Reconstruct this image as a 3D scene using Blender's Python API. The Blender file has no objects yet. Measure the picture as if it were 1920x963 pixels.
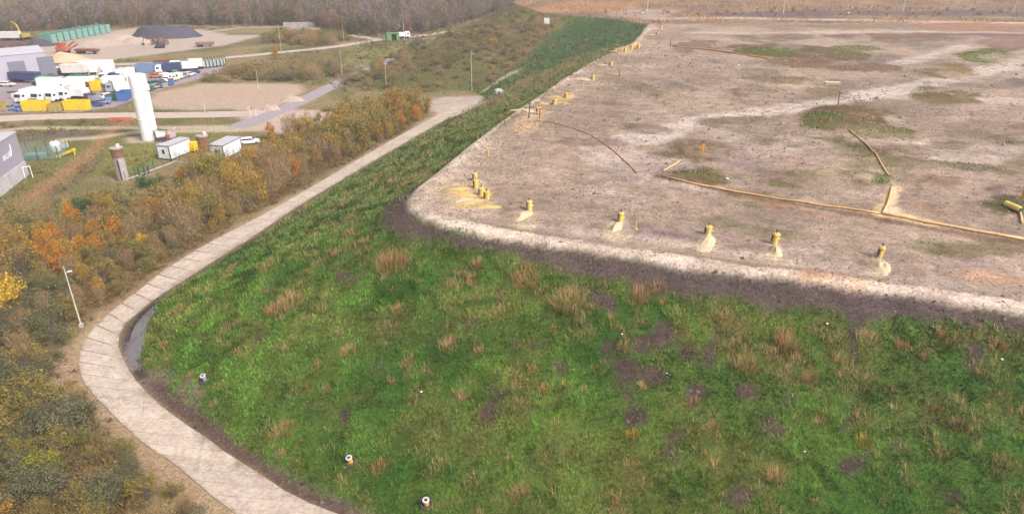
import bpy, bmesh, math, random
import numpy as np
from mathutils import Vector, Matrix

SC = bpy.context.scene
COL = SC.collection
R = math.radians
rng = np.random.default_rng(7)
random.seed(7)

# ------------------------------------------------------------------ camera, light
CAM_H, PITCH, F, W, H = 42.0, R(25.0), 1297.0, 1920.0, 963.0
cam_d = bpy.data.cameras.new('camera')
cam_d.sensor_width = 36.0
cam_d.lens = 36.0 * F / W
cam_d.clip_end = 9000.0
cam_d.clip_start = 0.5
cam = bpy.data.objects.new('camera', cam_d)
COL.objects.link(cam)
cam.location = (0, 0, CAM_H)
cam.rotation_euler = (math.pi / 2 - PITCH, 0, 0)
SC.camera = cam

SUN_EL, SUN_AZ = R(44), R(128)          # azimuth clockwise from +Y
world = bpy.data.worlds.new('World')
SC.world = world
world.use_nodes = True
nt = world.node_tree
nt.nodes.clear()
sky = nt.nodes.new('ShaderNodeTexSky')
sky.sky_type = 'NISHITA'
sky.sun_disc = False
sky.sun_elevation = SUN_EL
sky.sun_rotation = SUN_AZ
sky.air_density = 1.0
sky.dust_density = 6.0
sky.ozone_density = 0.6
hs = nt.nodes.new('ShaderNodeHueSaturation')   # cloud cover greys the blue out of the sky
hs.inputs['Saturation'].default_value = 0.15
bg = nt.nodes.new('ShaderNodeBackground')
bg.inputs['Strength'].default_value = 0.115
wo = nt.nodes.new('ShaderNodeOutputWorld')
nt.links.new(sky.outputs[0], hs.inputs['Color'])
nt.links.new(hs.outputs[0], bg.inputs['Color'])
nt.links.new(bg.outputs[0], wo.inputs['Surface'])
sun_d = bpy.data.lights.new('sun', 'SUN')
sun_d.energy = 1.5
sun_d.angle = R(10)
sun_d.color = (1.0, 0.95, 0.90)
sun = bpy.data.objects.new('sun', sun_d)
COL.objects.link(sun)
sd_ = Vector((math.sin(SUN_AZ) * math.cos(SUN_EL), math.cos(SUN_AZ) * math.cos(SUN_EL), math.sin(SUN_EL)))
sun.rotation_euler = sd_.to_track_quat('Z', 'Y').to_euler()
sun.location = (60, -40, 120)

vs = SC.view_settings
vs.view_transform = 'Standard'
vs.look = 'None'
vs.exposure = 0.8
vs.gamma = 1.0
vs.use_curve_mapping = False
SC.render.engine = 'CYCLES'
SC.cycles.max_bounces = 5
SC.cycles.diffuse_bounces = 3
SC.cycles.transparent_max_bounces = 4
SC.cycles.use_denoising = True

# ------------------------------------------------------------------ pixel -> place helpers
CP, SP = math.cos(PITCH), math.sin(PITCH)
def ray(u, v):
    a, b = (u - W / 2) / F, (H / 2 - v) / F
    return np.array([a, CP + b * SP, -SP + b * CP])
def at(u, v, z=0.0):
    d = ray(u, v)
    t = (z - CAM_H) / d[2]
    return np.array([d[0] * t, d[1] * t, z])

def hash2(ix, iy, seed):
    n = (ix.astype(np.int64) * 374761393 + iy.astype(np.int64) * 668265263 + seed * 982451653) & 0x7fffffff
    n = ((n ^ (n >> 13)) * 1274126177) & 0x7fffffff
    return ((n ^ (n >> 16)) & 0xffff) / 65535.0
def vnoise(x, y, seed=0):
    ix, iy = np.floor(x), np.floor(y)
    fx, fy = x - ix, y - iy
    fx, fy = fx * fx * (3 - 2 * fx), fy * fy * (3 - 2 * fy)
    a, b = hash2(ix, iy, seed), hash2(ix + 1, iy, seed)
    c, d = hash2(ix, iy + 1, seed), hash2(ix + 1, iy + 1, seed)
    return (a * (1 - fx) + b * fx) * (1 - fy) + (c * (1 - fx) + d * fx) * fy
def fbm(x, y, scale, octv=4, seed=0):
    s, amp, tot = 0.0, 1.0, 0.0
    for o in range(octv):
        k = (2 ** o) / scale
        s = s + amp * vnoise(x * k + 17.3 * o, y * k - 9.1 * o, seed + o)
        tot += amp
        amp *= 0.5
    return s / tot * 2 - 1
def sstep(a, b, x):
    t = np.clip((x - a) / (b - a), 0, 1)
    return t * t * (3 - 2 * t)
def poly_sd(px, py, poly):
    poly = np.asarray(poly)[:, :2]
    d2 = np.full(px.shape, 1e18)
    ins = np.zeros(px.shape, bool)
    n = len(poly)
    for i in range(n):
        ax, ay = poly[i]
        bx, by = poly[(i + 1) % n]
        ex, ey = bx - ax, by - ay
        L = ex * ex + ey * ey + 1e-12
        t = np.clip(((px - ax) * ex + (py - ay) * ey) / L, 0, 1)
        dx, dy = px - ax - t * ex, py - ay - t * ey
        np.minimum(d2, dx * dx + dy * dy, out=d2)
        if ey != 0:
            c = ((ay > py) != (by > py)) & (px < (ex * (py - ay) / ey + ax))
            ins ^= c
    d = np.sqrt(d2)
    return np.where(ins, -d, d)
def line_d(px, py, pts):
    d2 = np.full(px.shape, 1e18)
    for i in range(len(pts) - 1):
        ax, ay = pts[i][:2]
        bx, by = pts[i + 1][:2]
        ex, ey = bx - ax, by - ay
        t = np.clip(((px - ax) * ex + (py - ay) * ey) / (ex * ex + ey * ey + 1e-12), 0, 1)
        dx, dy = px - ax - t * ex, py - ay - t * ey
        np.minimum(d2, dx * dx + dy * dy, out=d2)
    return np.sqrt(d2)
def smooth_line(pts, step):
    pts = [np.asarray(p, float) for p in pts]
    P = [2 * pts[0] - pts[1]] + pts + [2 * pts[-1] - pts[-2]]
    out = []
    for i in range(1, len(P) - 2):
        a, b, c, d = P[i - 1:i + 3]
        n = max(2, int(np.linalg.norm(c - b) / step))
        for k in range(n):
            t = k / n
            out.append(0.5 * ((2 * b) + (c - a) * t + (2 * a - 5 * b + 4 * c - d) * t * t + (3 * b - a - 3 * c + d) * t ** 3))
    out.append(pts[-1])
    return np.array(out)

# ------------------------------------------------------------------ terrain
PH = 11.0                                  # height of the capped mound
EDGE_PX = [(1214, 46), (1207, 60), (1192, 77), (1165, 93), (1120, 110), (1060, 146), (1000, 187), (940, 229),
           (880, 275), (822, 323), (785, 352), (768, 374), (770, 390), (800, 410), (850, 425), (920, 441),
           (1000, 454), (1100, 469), (1200, 485), (1350, 507), (1500, 524), (1600, 537), (1700, 550),
           (1800, 565), (1920, 584)]
edge = [at(u, v, PH) for u, v in EDGE_PX]
e_dir = (edge[-1] - edge[-6]) / np.linalg.norm(edge[-1] - edge[-6])
edge_end = edge[-1] + e_dir * 90
back_r = at(2600, 40, PH)
PLATEAU = np.array(edge + [edge_end, back_r])
HIGH = np.array(edge + [edge_end, [700, 60, PH], [1500, 3800, PH], [60, 3800, PH], [20, 520, PH], at(962, 5, PH), at(985, 14, PH),
                        at(1010, 23, PH), at(1060, 29, PH), at(1130, 34, PH), at(1185, 42, PH)])
# concrete road edges (outer, inner), from the bottom of the frame to the junction
RD_L = [(560, 1040), (500, 1002), (442, 963), (404, 935), (328, 871), (273, 834), (217, 783), (174, 738), (157, 716), (149, 690), (150, 665),
        (157, 640), (180, 612), (220, 575), (252, 551), (295, 517), (350, 480), (410, 446), (480, 410), (555, 368), (635, 321), (695, 286),
        (767, 245), (812, 220), (850, 200)]
RD_R = [(800, 1040), (715, 1002), (632, 963), (586, 946), (540, 924), (480, 884), (429, 853), (394, 826), (348, 796), (298, 758), (262, 722),
        (245, 700), (229, 668), (221, 642), (232, 610), (262, 583), (300, 553), (350, 522), (410, 483), (480, 440), (555, 389), (620, 350),
        (705, 299), (812, 238), (885, 196)]
rdl = [at(u, v) for u, v in RD_L]
rdr = [at(u, v) for u, v in RD_R]
ext = np.array([0.94, -0.34, 0])
toe = [rdr[0] + ext * 120, rdr[0] + ext * 30] + rdr
toe += [at(u, v) for u, v in ((905, 183), (880, 172), (830, 172), (745, 175), (690, 165), (640, 165), (700, 125), (765, 99), (840, 63), (930, 26), (970, 10))]
LOW = np.array(toe + [np.array([5, 800, 0]), np.array([30, 3900, 0]), np.array([-3900, 3900, 0]), np.array([-3900, -400, 0]), np.array([400, -400, 0])])

def axis(segs):
    out = [segs[0][0]]
    for (a, b, s0, s1) in segs:
        x = a
        while x < b - 1e-6:
            t = (x - a) / (b - a)
            x = min(b, x + s0 + (s1 - s0) * t)
            out.append(x)
    return np.array(out)
GX = axis([(-4000, -900, 900, 150), (-900, -320, 60, 6), (-320, -130, 3.0, 1.0), (-130, -60, 1.0, 0.45), (-60, 62, 0.42, 0.42), (62, 130, 0.45, 1.5),
           (130, 330, 1.6, 8), (330, 1000, 9, 80), (1000, 4000, 100, 900)])
GY = axis([(-400, 0, 90, 8), (0, 32, 5, 0.6), (32, 100, 0.42, 0.42), (100, 180, 0.42, 1.0), (180, 420, 1.0, 2.4), (420, 800, 3, 25), (800, 4000, 40, 800)])
X, Y = np.meshgrid(GX, GY)
dl0 = np.maximum(poly_sd(X, Y, LOW), 0)
dl = np.maximum(dl0 - 0.9, 0)
sdh = poly_sd(X, Y, HIGH)
dh = np.maximum(sdh, 0)
sdp = poly_sd(X, Y, PLATEAU)
s = dl / (dl + dh + 1e-6)
g = np.where(s < 0.86, s / 0.86 * 0.77, 0.77 + (s - 0.86) / 0.14 * 0.23)
Z = PH * g
onslope = (dl > 0) & (dh > 0)
n1 = fbm(X, Y, 9, 4, 3)
n2 = fbm(X, Y, 2.2, 3, 11)
amp = np.minimum(sstep(0, 6, dl), 1) * np.where(onslope, sstep(0, 5, dh), 0)
Z = Z + amp * (0.38 * n1 + 0.17 * n2)
hillz = sstep(195, 230, Y) * amp
Z = Z + hillz * (1.2 * fbm(X, Y, 34, 3, 51))
hq = [at(u, v, 6.0) for u, v in ((850, 120), (910, 85), (960, 55), (985, 32))]
Z = Z + hillz * 2.2 * np.exp(-(line_d(X, Y, hq) / 13.0) ** 2)
# plateau: rough capped soil, a low pale rim at its edge, gentle humps
inn = np.maximum(-sdp, 0) * (sdp < 0)
rim_w = np.exp(-((sdp + 1.3) / 1.1) ** 2)
Z = Z + 0.38 * rim_w * (1 + 0.35 * fbm(X, Y, 5, 3, 21))
pl = sstep(1, 6, inn)
Z = Z + pl * (0.30 * fbm(X, Y, 30, 3, 31) + 0.22 * fbm(X, Y, 5, 4, 41) + 0.10 * n2 + 0.06 * fbm(X, Y, 0.9, 2, 43))
for hu, hv, hr, hh in ((1590, 216, 7, 1.1), (1774, 182, 7, 0.9), (1500, 100, 10, 0.8), (1310, 285, 4.5, 0.6), (1298, 333, 4, 0.5), (1780, 132, 6, .7), (1850, 105, 6, .6),
                       (1600, 120, 9, .6), (1890, 384, 3.5, .4), (1640, 300, 5, .4), (1480, 152, 5, .4), (1420, 95, 8, .6)):
    q = at(hu, hv, PH)
    Z = Z + pl * 1.25 * hh * np.exp(-((X - q[0]) ** 2 + (Y - q[1]) ** 2) / (hr * hr)) * (1 + 0.5 * fbm(X, Y, 3, 3, 44))
back = sstep(0, 20, -sdh) * sstep(0, 25, sdp)
Z = Z + back * 1.6 * fbm(X, Y, 60, 3, 77)
lowm = (dl0 <= 0)
YARD_PX = ((-60, 214), (150, 210), (215, 200), (290, 172), (365, 150), (425, 132), (420, 116), (330, 118), (230, 126), (150, 128), (60, 132), (-60, 140))
dm = poly_sd(X, Y, rdl + rdr[::-1])
paved = np.minimum(dm, poly_sd(X, Y, [at(u, v) for u, v in YARD_PX]))
for pts_, w_ in (([(440, 240), (500, 218), (560, 192), (620, 163), (680, 137), (740, 110)], 3), ([(-60, 226), (60, 220), (200, 217), (330, 216), (440, 214), (500, 212)], 3.4),
                 ([(-60, 136), (120, 125), (300, 118), (430, 108), (520, 99), (620, 89), (690, 78), (730, 73), (800, 66), (850, 58)], 2.6)):
    paved = np.minimum(paved, line_d(X, Y, [at(u, v) for u, v in pts_]) - w_)

def bil(A, x, y):
    x = np.clip(np.asarray(x, float), GX[0], GX[-1] - 1e-3)
    y = np.clip(np.asarray(y, float), GY[0], GY[-1] - 1e-3)
    i = np.clip(np.searchsorted(GX, x, 'right') - 1, 0, len(GX) - 2)
    j = np.clip(np.searchsorted(GY, y, 'right') - 1, 0, len(GY) - 2)
    fx, fy = (x - GX[i]) / (GX[i + 1] - GX[i]), (y - GY[j]) / (GY[j + 1] - GY[j])
    return (A[j, i] * (1 - fx) + A[j, i + 1] * fx) * (1 - fy) + (A[j + 1, i] * (1 - fx) + A[j + 1, i + 1] * fx) * fy
TT = np.concatenate([np.arange(30, 150, 0.5), np.arange(150, 1400, 2.0)])
def ground(u, v):
    d = ray(u, v)
    x, y, z = d[0] * TT, d[1] * TT, CAM_H + d[2] * TT
    below = z < bil(Z, x, y)
    if not below.any():
        return at(u, v, 0)
    k = int(np.argmax(below))
    a, b = TT[max(k - 1, 0)], TT[k]
    for _ in range(14):
        m = 0.5 * (a + b)
        if CAM_H + d[2] * m < bil(Z, d[0] * m, d[1] * m):
            b = m
        else:
            a = m
    return np.array([d[0] * b, d[1] * b, float(bil(Z, d[0] * b, d[1] * b))])
def gz(x, y):
    return float(bil(Z, x, y))
def proj(p):
    """photo pixel of a world point (only used to choose words for labels)"""
    dx, dy, dz = p[0], p[1], p[2] - CAM_H
    zz = dy * CP - dz * SP
    return W / 2 + F * dx / zz, H / 2 - F * (dy * SP + dz * CP) / zz

# ---- ground colours (surface colours of soil, grass, gravel; painted sheen in the gully), painted per region
def C(r, g_, b):
    def l(c):
        c = c / 255.0
        return c / 12.92 if c <= 0.04045 else ((c + 0.055) / 1.055) ** 2.4
    return np.array([l(r), l(g_), l(b)]) / 1.45
colr = np.zeros(X.shape + (3,))
veg = np.zeros(X.shape)                    # where green blades grow
edge_n = fbm(X, Y, 7, 4, 90)
edge_f = fbm(X, Y, 1.6, 3, 95)
def lay(mask, c, v=None):
    global colr, veg
    m = mask[..., None]
    colr = colr * (1 - m) + np.asarray(c) * m
    if v is not None:
        veg = veg * (1 - mask) + v * mask
def mix_c(a, b, t):
    return a[None, None, :] * (1 - t[..., None]) + b[None, None, :] * t[..., None]
one = np.ones(X.shape)
# lowland meadow: olive, straw and green
t1 = sstep(-0.35, 0.35, fbm(X, Y, 18, 4, 5))
t2 = sstep(-0.1, 0.5, fbm(X, Y, 7, 4, 6))
low_c = mix_c(C(120, 112, 68), C(158, 136, 100), t1)
low_c = low_c * (1 - 0.5 * t2[..., None]) + mix_c(C(98, 104, 52), C(92, 108, 58), t1) * 0.5 * t2[..., None]
lay(one, low_c, 0)
# bank: green turf
tg = sstep(-0.4, 0.45, fbm(X, Y, 11, 4, 7))
th = sstep(-0.1, 0.5, fbm(X, Y, 3.5, 4, 8))
bank_c = mix_c(C(70, 104, 40), C(100, 116, 52), tg)
bank_c = bank_c * (1 - 0.45 * th[..., None]) + C(110, 100, 60) * 0.45 * th[..., None]
bank_m = onslope.astype(float) * (Y < 1000)
lay(bank_m, bank_c, 1)
# hill (scrub covered slope beyond the junction)
hill_px = [(640, 172), (745, 178), (880, 168), (925, 163), (965, 135), (1000, 100), (1035, 62), (1062, 40), (1010, 20), (980, 5), (930, 20), (840, 60), (760, 98)]
HILL = np.array([ground(u, v) for u, v in hill_px])
HILLX = np.array([ground(u, v) for u, v in hill_px[:6]] + [ground(1035, 62), ground(1062, 37), [0, 345, 0], [-10, 420, 0], [-60, 400, 0], [-70, 240, 0]])
sdhill = poly_sd(X, Y, HILLX)
hc = mix_c(C(108, 102, 60), C(130, 108, 76), t1)
hc = hc * (1 - 0.6 * t2[..., None]) + C(96, 100, 60) * 0.6 * t2[..., None]
lay(sstep(3, -3, sdhill + 3 * edge_n) * onslope, hc, 0)
lay((onslope & (Y > 330)).astype(float), hc, 0)
# high ground behind the plateau: russet grass
bk = sstep(-1, 2, sdp + 2 * edge_n) * (sdh < 0)
bc = mix_c(C(168, 136, 108), C(138, 112, 94), t1)
lay(bk, bc, 0)
# plateau soil
tp = sstep(-0.4, 0.4, fbm(X, Y, 16, 4, 15))
tq = sstep(0.0, 0.5, fbm(X, Y, 5, 4, 16))
pc = mix_c(C(160, 137, 121), C(185, 159, 140), tp)
pc = pc * (1 - 0.28 * tq[..., None]) + C(132, 114, 102) * 0.28 * tq[..., None]
lay(sstep(0.5, -0.5, sdp), pc, 0)

def paint(poly, c, soft=1.0, wob=1.0, v=None, amt=1.0, z=None):
    P = np.array([ground(*p) if z is None else at(p[0], p[1], z) for p in poly])
    pad = soft + 2 * wob + 2
    i0, i1 = np.searchsorted(GX, [P[:, 0].min() - pad, P[:, 0].max() + pad])
    j0, j1 = np.searchsorted(GY, [P[:, 1].min() - pad, P[:, 1].max() + pad])
    sl = (slice(max(j0 - 1, 0), j1 + 1), slice(max(i0 - 1, 0), i1 + 1))
    sd = poly_sd(X[sl], Y[sl], P) + wob * (edge_n[sl] + 0.6 * edge_f[sl])
    m = sstep(soft, -soft, sd) * amt
    colr[sl] = colr[sl] * (1 - m[..., None]) + np.asarray(c) * m[..., None]
    if v is not None:
        veg[sl] = veg[sl] * (1 - m) + v * m
    return P
def ell(u, v, a, b, ang=0, n=18):
    ca, sa = math.cos(R(ang)), math.sin(R(ang))
    return [(u + a * math.cos(t) * ca - b * math.sin(t) * sa, v + a * math.cos(t) * sa + b * math.sin(t) * ca)
            for t in np.linspace(0, 2 * math.pi, n, endpoint=False)]
def streak(pts, w, c, soft=0.8, wob=0.5, v=None, amt=1.0):
    P = np.array([ground(*p) for p in pts])
    pad = soft + w + 2 * wob + 2
    i0, i1 = np.searchsorted(GX, [P[:, 0].min() - pad, P[:, 0].max() + pad])
    j0, j1 = np.searchsorted(GY, [P[:, 1].min() - pad, P[:, 1].max() + pad])
    sl = (slice(max(j0 - 1, 0), j1 + 1), slice(max(i0 - 1, 0), i1 + 1))
    sd = line_d(X[sl], Y[sl], P) - w + wob * (edge_n[sl] + 0.6 * edge_f[sl])
    m = sstep(soft, -soft, sd) * amt
    colr[sl] = colr[sl] * (1 - m[..., None]) + np.asarray(c) * m[..., None]
    if v is not None:
        veg[sl] = veg[sl] * (1 - m) + v * m

# dark bare soil of the steep shoulder under the plateau edge
DARK = C(98, 80, 80)
band_bot = [(1920, 628), (1880, 616), (1800, 604), (1700, 594), (1625, 596), (1604, 622), (1588, 588), (1500, 578), (1440, 584), (1400, 568),
            (1330, 554), (1280, 558), (1200, 546), (1170, 528), (1090, 514), (1000, 494), (950, 478), (900, 466), (860, 470), (800, 452),
            (745, 448), (712, 425), (716, 395), (742, 368), (790, 345)]
band_top = [(822, 323), (785, 352), (768, 374), (770, 390), (800, 411), (850, 426), (920, 442), (1000, 455), (1100, 470), (1200, 486), (1350, 508),
            (1500, 525), (1600, 538), (1700, 551), (1800, 566), (1919, 586)]
paint(band_bot + band_top, DARK, 0.7, 0.8, 0.02, 0.95)
paint([(2000, 600), (2300, 650), (2300, 690), (1915, 615), (1915, 585)], DARK, 1.0, 0.9, 0.06, 0.92)
streak([(840, 320), (900, 262), (960, 222), (1010, 188)], 0.5, C(120, 100, 80), 0.8, 0.4, 0.4, 0.6)
rill = fbm(ux0 := X * 0.9 + Y * 0.34, (Y * 0.9 - X * 0.34) / 7.0, 0.9, 3, 97)
bandm = sstep(.3, 1.2, sdp) * sstep(6, 4, sdp) * (Y < 130)
colr *= (1 + 0.28 * bandm * rill)[..., None]
# pale rim
rimc = mix_c(C(230, 208, 190), C(208, 184, 168), sstep(-.4, .4, fbm(X, Y, 4, 3, 61)))
rm = sstep(-1.8, -1.2, sdp + 0.9 * edge_n + 0.45 * edge_f) * sstep(0.75, -0.1, sdp + 0.4 * edge_f) * (Y < 262)
lay(rm * 0.95, rimc, 0)
corner = [(772, 378), (800, 345), (880, 290), (930, 262), (915, 300), (900, 330), (915, 365), (930, 395), (905, 425), (850, 420), (800, 405)]
paint(corner, C(192, 168, 150), 1.5, 1.8, 0, 0.7)
# soil scars on the turf
MAUVE = C(98, 78, 74)
for e in [(800, 573, 42, 11, -48), (962, 642, 26, 16, 10), (1000, 652, 18, 14, 0), (490, 634, 34, 15, -32), (640, 520, 26, 8, -25), (648, 783, 16, 22, 20),
          (918, 775, 26, 34, 10), (945, 738, 34, 11, -25), (1172, 692, 36, 28, 10), (1222, 708, 30, 22, 0), (1240, 612, 18, 20, -30), (1215, 640, 34, 20, -20),
          (1305, 728, 22, 22, 0), (1332, 668, 26, 48, 10), (1192, 778, 34, 34, 20), (1268, 815, 13, 14, 0), (1256, 849, 18, 13, 10), (1485, 745, 15, 24, 0),
          (1598, 868, 38, 22, -25), (1832, 662, 20, 32, -25), (1142, 652, 15, 20, 30), (875, 606, 20, 14, 0), (710, 690, 12, 14, 0), (1390, 735, 14, 12, 0),
          (1590, 785, 18, 28, 0), (1600, 640, 12, 40, 0), (1290, 660, 18, 20, 0), (760, 800, 16, 10, -30), (1680, 830, 12, 16, 0), (575, 770, 10, 8, 0),
          (1130, 560, 30, 16, 20), (1790, 930, 22, 12, 0), (1450, 800, 10, 16, 0), (1050, 690, 10, 14, 0), (1380, 930, 16, 14, 0)]:
    paint(ell(e[0], e[1], e[2] * .68, e[3] * .64, e[4]), MAUVE * random.uniform(0.6, 0.85), 0.4, 0.9, 0.12, 0.95)
    for q_ in range(1):
        a_ = random.uniform(0, 6.28)
        paint(ell(e[0] + e[2] * 1.05 * math.cos(a_), e[1] + e[3] * 1.05 * math.sin(a_), e[2] * random.uniform(.15, .4), e[3] * random.uniform(.2, .4), e[4]), MAUVE * random.uniform(0.85, 1.15), 0.4, 0.9, 0.35, 0.8)
for e in [(355, 740, 26, 30, 20), (300, 712, 20, 24, 0)]:
    paint(ell(*e), C(152, 126, 114), 0.8, 1.0, 0.3, 0.7)
for e in [(450, 625, 70, 34, -20), (720, 470, 60, 40, 0), (880, 510, 60, 30, 0), (540, 570, 60, 40, -20), (1010, 540, 60, 34, 20), (830, 830, 60, 24, -10),
          (1250, 880, 120, 30, 0), (1760, 780, 120, 40, 0), (640, 400, 60, 18, -30), (1480, 640, 60, 50, 0), (1080, 900, 90, 40, 0)]:
    paint(ell(*e), C(122, 108, 62), 3.0, 2.5, None, 0.35)
# strips on the left bank and the green bank by the hill
paint([(860, 238), (930, 190), (1010, 135), (1100, 95), (1150, 88), (1165, 93), (1060, 146), (1000, 187), (940, 228)], C(146, 124, 84), 2.0, 1.5, 0.5, 0.7)
paint([(880, 215), (915, 186), (985, 142), (1005, 142), (960, 175), (900, 212)], C(158, 118, 92), 1.5, 1.2, 0.3, 0.8)
paint([(905, 178), (945, 150), (985, 118), (1040, 66), (1075, 38), (1140, 35), (1195, 50), (1196, 64), (1150, 84), (1080, 102), (1000, 140), (940, 172)],
      C(72, 92, 56), 3, 2.0, 1, 0.9)
streak([(905, 172), (935, 152), (975, 130)], 0.9, C(200, 188, 170), 0.8, 0.6)
paint([(812, 244), (850, 218), (900, 200), (905, 220), (850, 250), (760, 290), (700, 312)], C(142, 120, 92), 1.2, 1.0, 0.4, 0.7)
# ditch and wet gully on the inside of the bend
dit = sstep(0.0, 0.3, dl0) * sstep(2.0, 0.9, dl0 + 0.5 * edge_f) * (Y < 150)
lay(dit * 0.85, C(118, 98, 90), 0.1)
WET = [(229, 652), (240, 612), (262, 586), (292, 563), (306, 562), (290, 585), (275, 610), (265, 640), (264, 680), (272, 705), (258, 712), (243, 690)]
paint(WET, C(66, 56, 56), 0.35, 0.25, 0, 0.95)
streak([(258, 668), (262, 640), (270, 610), (284, 585)], 0.5, C(150, 142, 150), 0.3, 0.15, 0)  # bright reflection along the wet gully, painted into the ground colour
streak([(252, 690), (244, 665), (246, 640)], 0.45, C(160, 148, 156), 0.35, 0.15, 0, 0.8)  # second painted sheen streak beside the road edge
streak([(300, 725), (330, 760), (400, 812), (470, 864), (560, 926), (640, 955)], 0.55, C(96, 74, 66), 0.5, 0.3, 0, 0.8)
# verge and sandy ground on the outside of the road
vg = sstep(2.4, 0.8, line_d(X, Y, rdl) + 1.2 * edge_n) * lowm
lay(vg * 0.85, mix_c(C(186, 158, 128), C(164, 132, 102), t2), 0)
for p in ([(60, 690), (110, 650), (150, 640), (160, 700), (180, 750), (120, 735), (60, 735)], [(215, 795), (270, 850), (330, 900), (400, 950), (380, 990), (270, 900), (220, 840)],
          [(170, 600), (240, 550), (330, 490), (300, 480), (220, 535), (160, 580)]):
    paint(p, C(180, 148, 120), 1.2, 1.0, None, 0.85)
paint([(-200, 760), (60, 760), (200, 800), (300, 1000), (-300, 1100)], C(92, 84, 56), 2, 1.5, None, 0.8)
paint([(-200, 480), (160, 440), (420, 330), (760, 200), (780, 240), (480, 400), (160, 600), (60, 680), (-200, 720)], C(120, 98, 66), 2, 2, None, 0.8)
# meadow by the containers, dirt track, tracks
paint([(70, 300), (180, 262), (420, 232), (480, 236), (440, 255), (300, 300), (240, 330), (120, 330)], C(128, 130, 70), 2, 2, None, 0.75)
paint([(215, 285), (300, 262), (300, 300), (250, 330), (225, 330)], C(140, 140, 66), 1.5, 1.5, None, 0.7)
paint([(235, 258), (320, 252), (320, 266), (240, 268)], C(206, 180, 166), 1, 0.8, None, 0.9)
streak([(0, 410), (80, 358), (130, 318), (170, 285), (205, 250), (240, 226)], 1.7, C(168, 128, 92), 1.2, 0.8)
streak([(30, 420), (100, 372), (160, 325), (190, 290)], 1.0, C(120, 96, 78), 1.2, 0.8, None, 0.7)
streak([(110, 262), (180, 258), (250, 248), (330, 246), (480, 243)], 1.4, C(206, 182, 160), 1.5, 0.8)
streak([(0, 245), (60, 240), (180, 240), (270, 240), (480, 238)], 1.5, C(212, 192, 166), 1.2, 0.7, None, 0.8)
paint([(0, 252), (60, 250), (170, 246), (160, 256), (60, 262), (0, 262)], C(120, 104, 110), 1.5, 1, None, 0.7)
# bare field and gravel yard
paint([(258, 195), (300, 172), (380, 158), (480, 156), (560, 158), (575, 170), (540, 190), (500, 207), (420, 205), (300, 206)], C(204, 176, 156), 2, 1.5, None, 0.9)
paint([(95, 80), (150, 72), (200, 60), (260, 52), (380, 56), (430, 66), (495, 66), (420, 86), (330, 97), (240, 108), (170, 118), (110, 108), (0, 120), (-60, 112), (-20, 92)],
      C(204, 182, 170), 2.5, 1.5, None, 0.95)
paint([(95, 105), (140, 100), (165, 112), (120, 116)], C(222, 206, 176), 1.5, 1, None, 0.9)
paint([(-40, 72), (60, 70), (85, 82), (30, 92), (-60, 95)], C(128, 96, 100), 2, 1.5, None, 0.9)
streak([(390, 60), (450, 52), (530, 50)], 1.6, C(206, 190, 184), 1.2, 0.6)
paint([(640, 120), (700, 88), (770, 82), (740, 100), (690, 120)], C(138, 142, 84), 3, 2, None, 0.8)
paint([(520, 80), (480, 72), (500, 60), (700, 70), (640, 80)], C(132, 118, 82), 3, 2, None, 0.7)
paint([(440, 215), (480, 205), (560, 205), (640, 208), (640, 235), (560, 255), (500, 246), (470, 232)], C(214, 186, 176), 2, 1.2, None, 0.9)
paint([(640, 210), (720, 202), (800, 192), (815, 206), (760, 216), (660, 226)], C(200, 178, 164), 2, 1.5, 0, .8)
paint([(795, 196), (830, 182), (905, 180), (918, 186), (880, 208), (830, 220)], C(206, 184, 172), 1.5, 1.6, 0, 0.9)
streak([(800, 200), (850, 192), (910, 184)], .5, C(164, 144, 136), .6, .5, None, .7)
streak([(815, 190), (880, 183)], .4, C(170, 148, 138), .6, .5, None, .6)
# plateau: vegetation patches, tracks, streaks of other soil
OLV, OLG, RUS, PALE = C(104, 86, 54), C(92, 108, 40), C(146, 102, 72), C(216, 196, 184)
for pts, w, a in [([(1200, 262), (1290, 232), (1400, 215), (1520, 196), (1640, 178), (1760, 152), (1920, 118)], 3.5, 0.75),
                  ([(1640, 178), (1750, 175), (1920, 190)], 4, 0.5), ([(1680, 118), (1740, 108), (1800, 88)], 3.0, 0.6),
                  ([(1230, 36), (1400, 34), (1600, 38), (1920, 44)], 3.0, 0.8), ([(1300, 62), (1600, 60), (1920, 62)], 2.5, 0.5),
                  ([(1110, 300), (1190, 330), (1260, 340), (1330, 356)], 1.6, 0.6), ([(1000, 425), (1250, 452), (1500, 490), (1800, 540), (1960, 566)], 1.0, 0.35),
                  ([(1350, 250), (1440, 285), (1500, 270)], 3, 0.35), ([(1720, 270), (1800, 300), (1900, 280)], 4, 0.35)]:
    streak(pts, w, PALE, 1.4, 1.6, None, min(.9, a * 1.08))
SANDC, SANDY = C(206, 182, 152), C(206, 170, 114)
for (u_, v_) in ((985, 412), (1157, 433), (1325, 459), (1450, 475), (1648, 503)):
    paint(ell(u_, v_, 22, 16, -25), SANDC, 1.0, 1.2, 0, .85)
paint([(836, 350), (880, 340), (905, 345), (935, 372), (925, 385), (870, 396), (832, 384)], SANDC, .8, 1.2, 0, .8)
for e_ in ((866, 354, 34, 4, -4), (912, 366, 14, 10, 0), (880, 386, 44, 4, -8), (850, 370, 22, 5, 0)):
    paint(ell(*e_), SANDY, .5, .9, 0, .9)
paint([(985, 18), (1060, 2), (1200, 2), (1205, 16), (1080, 25)], C(196, 144, 100), 3, 2, None, .8)
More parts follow.
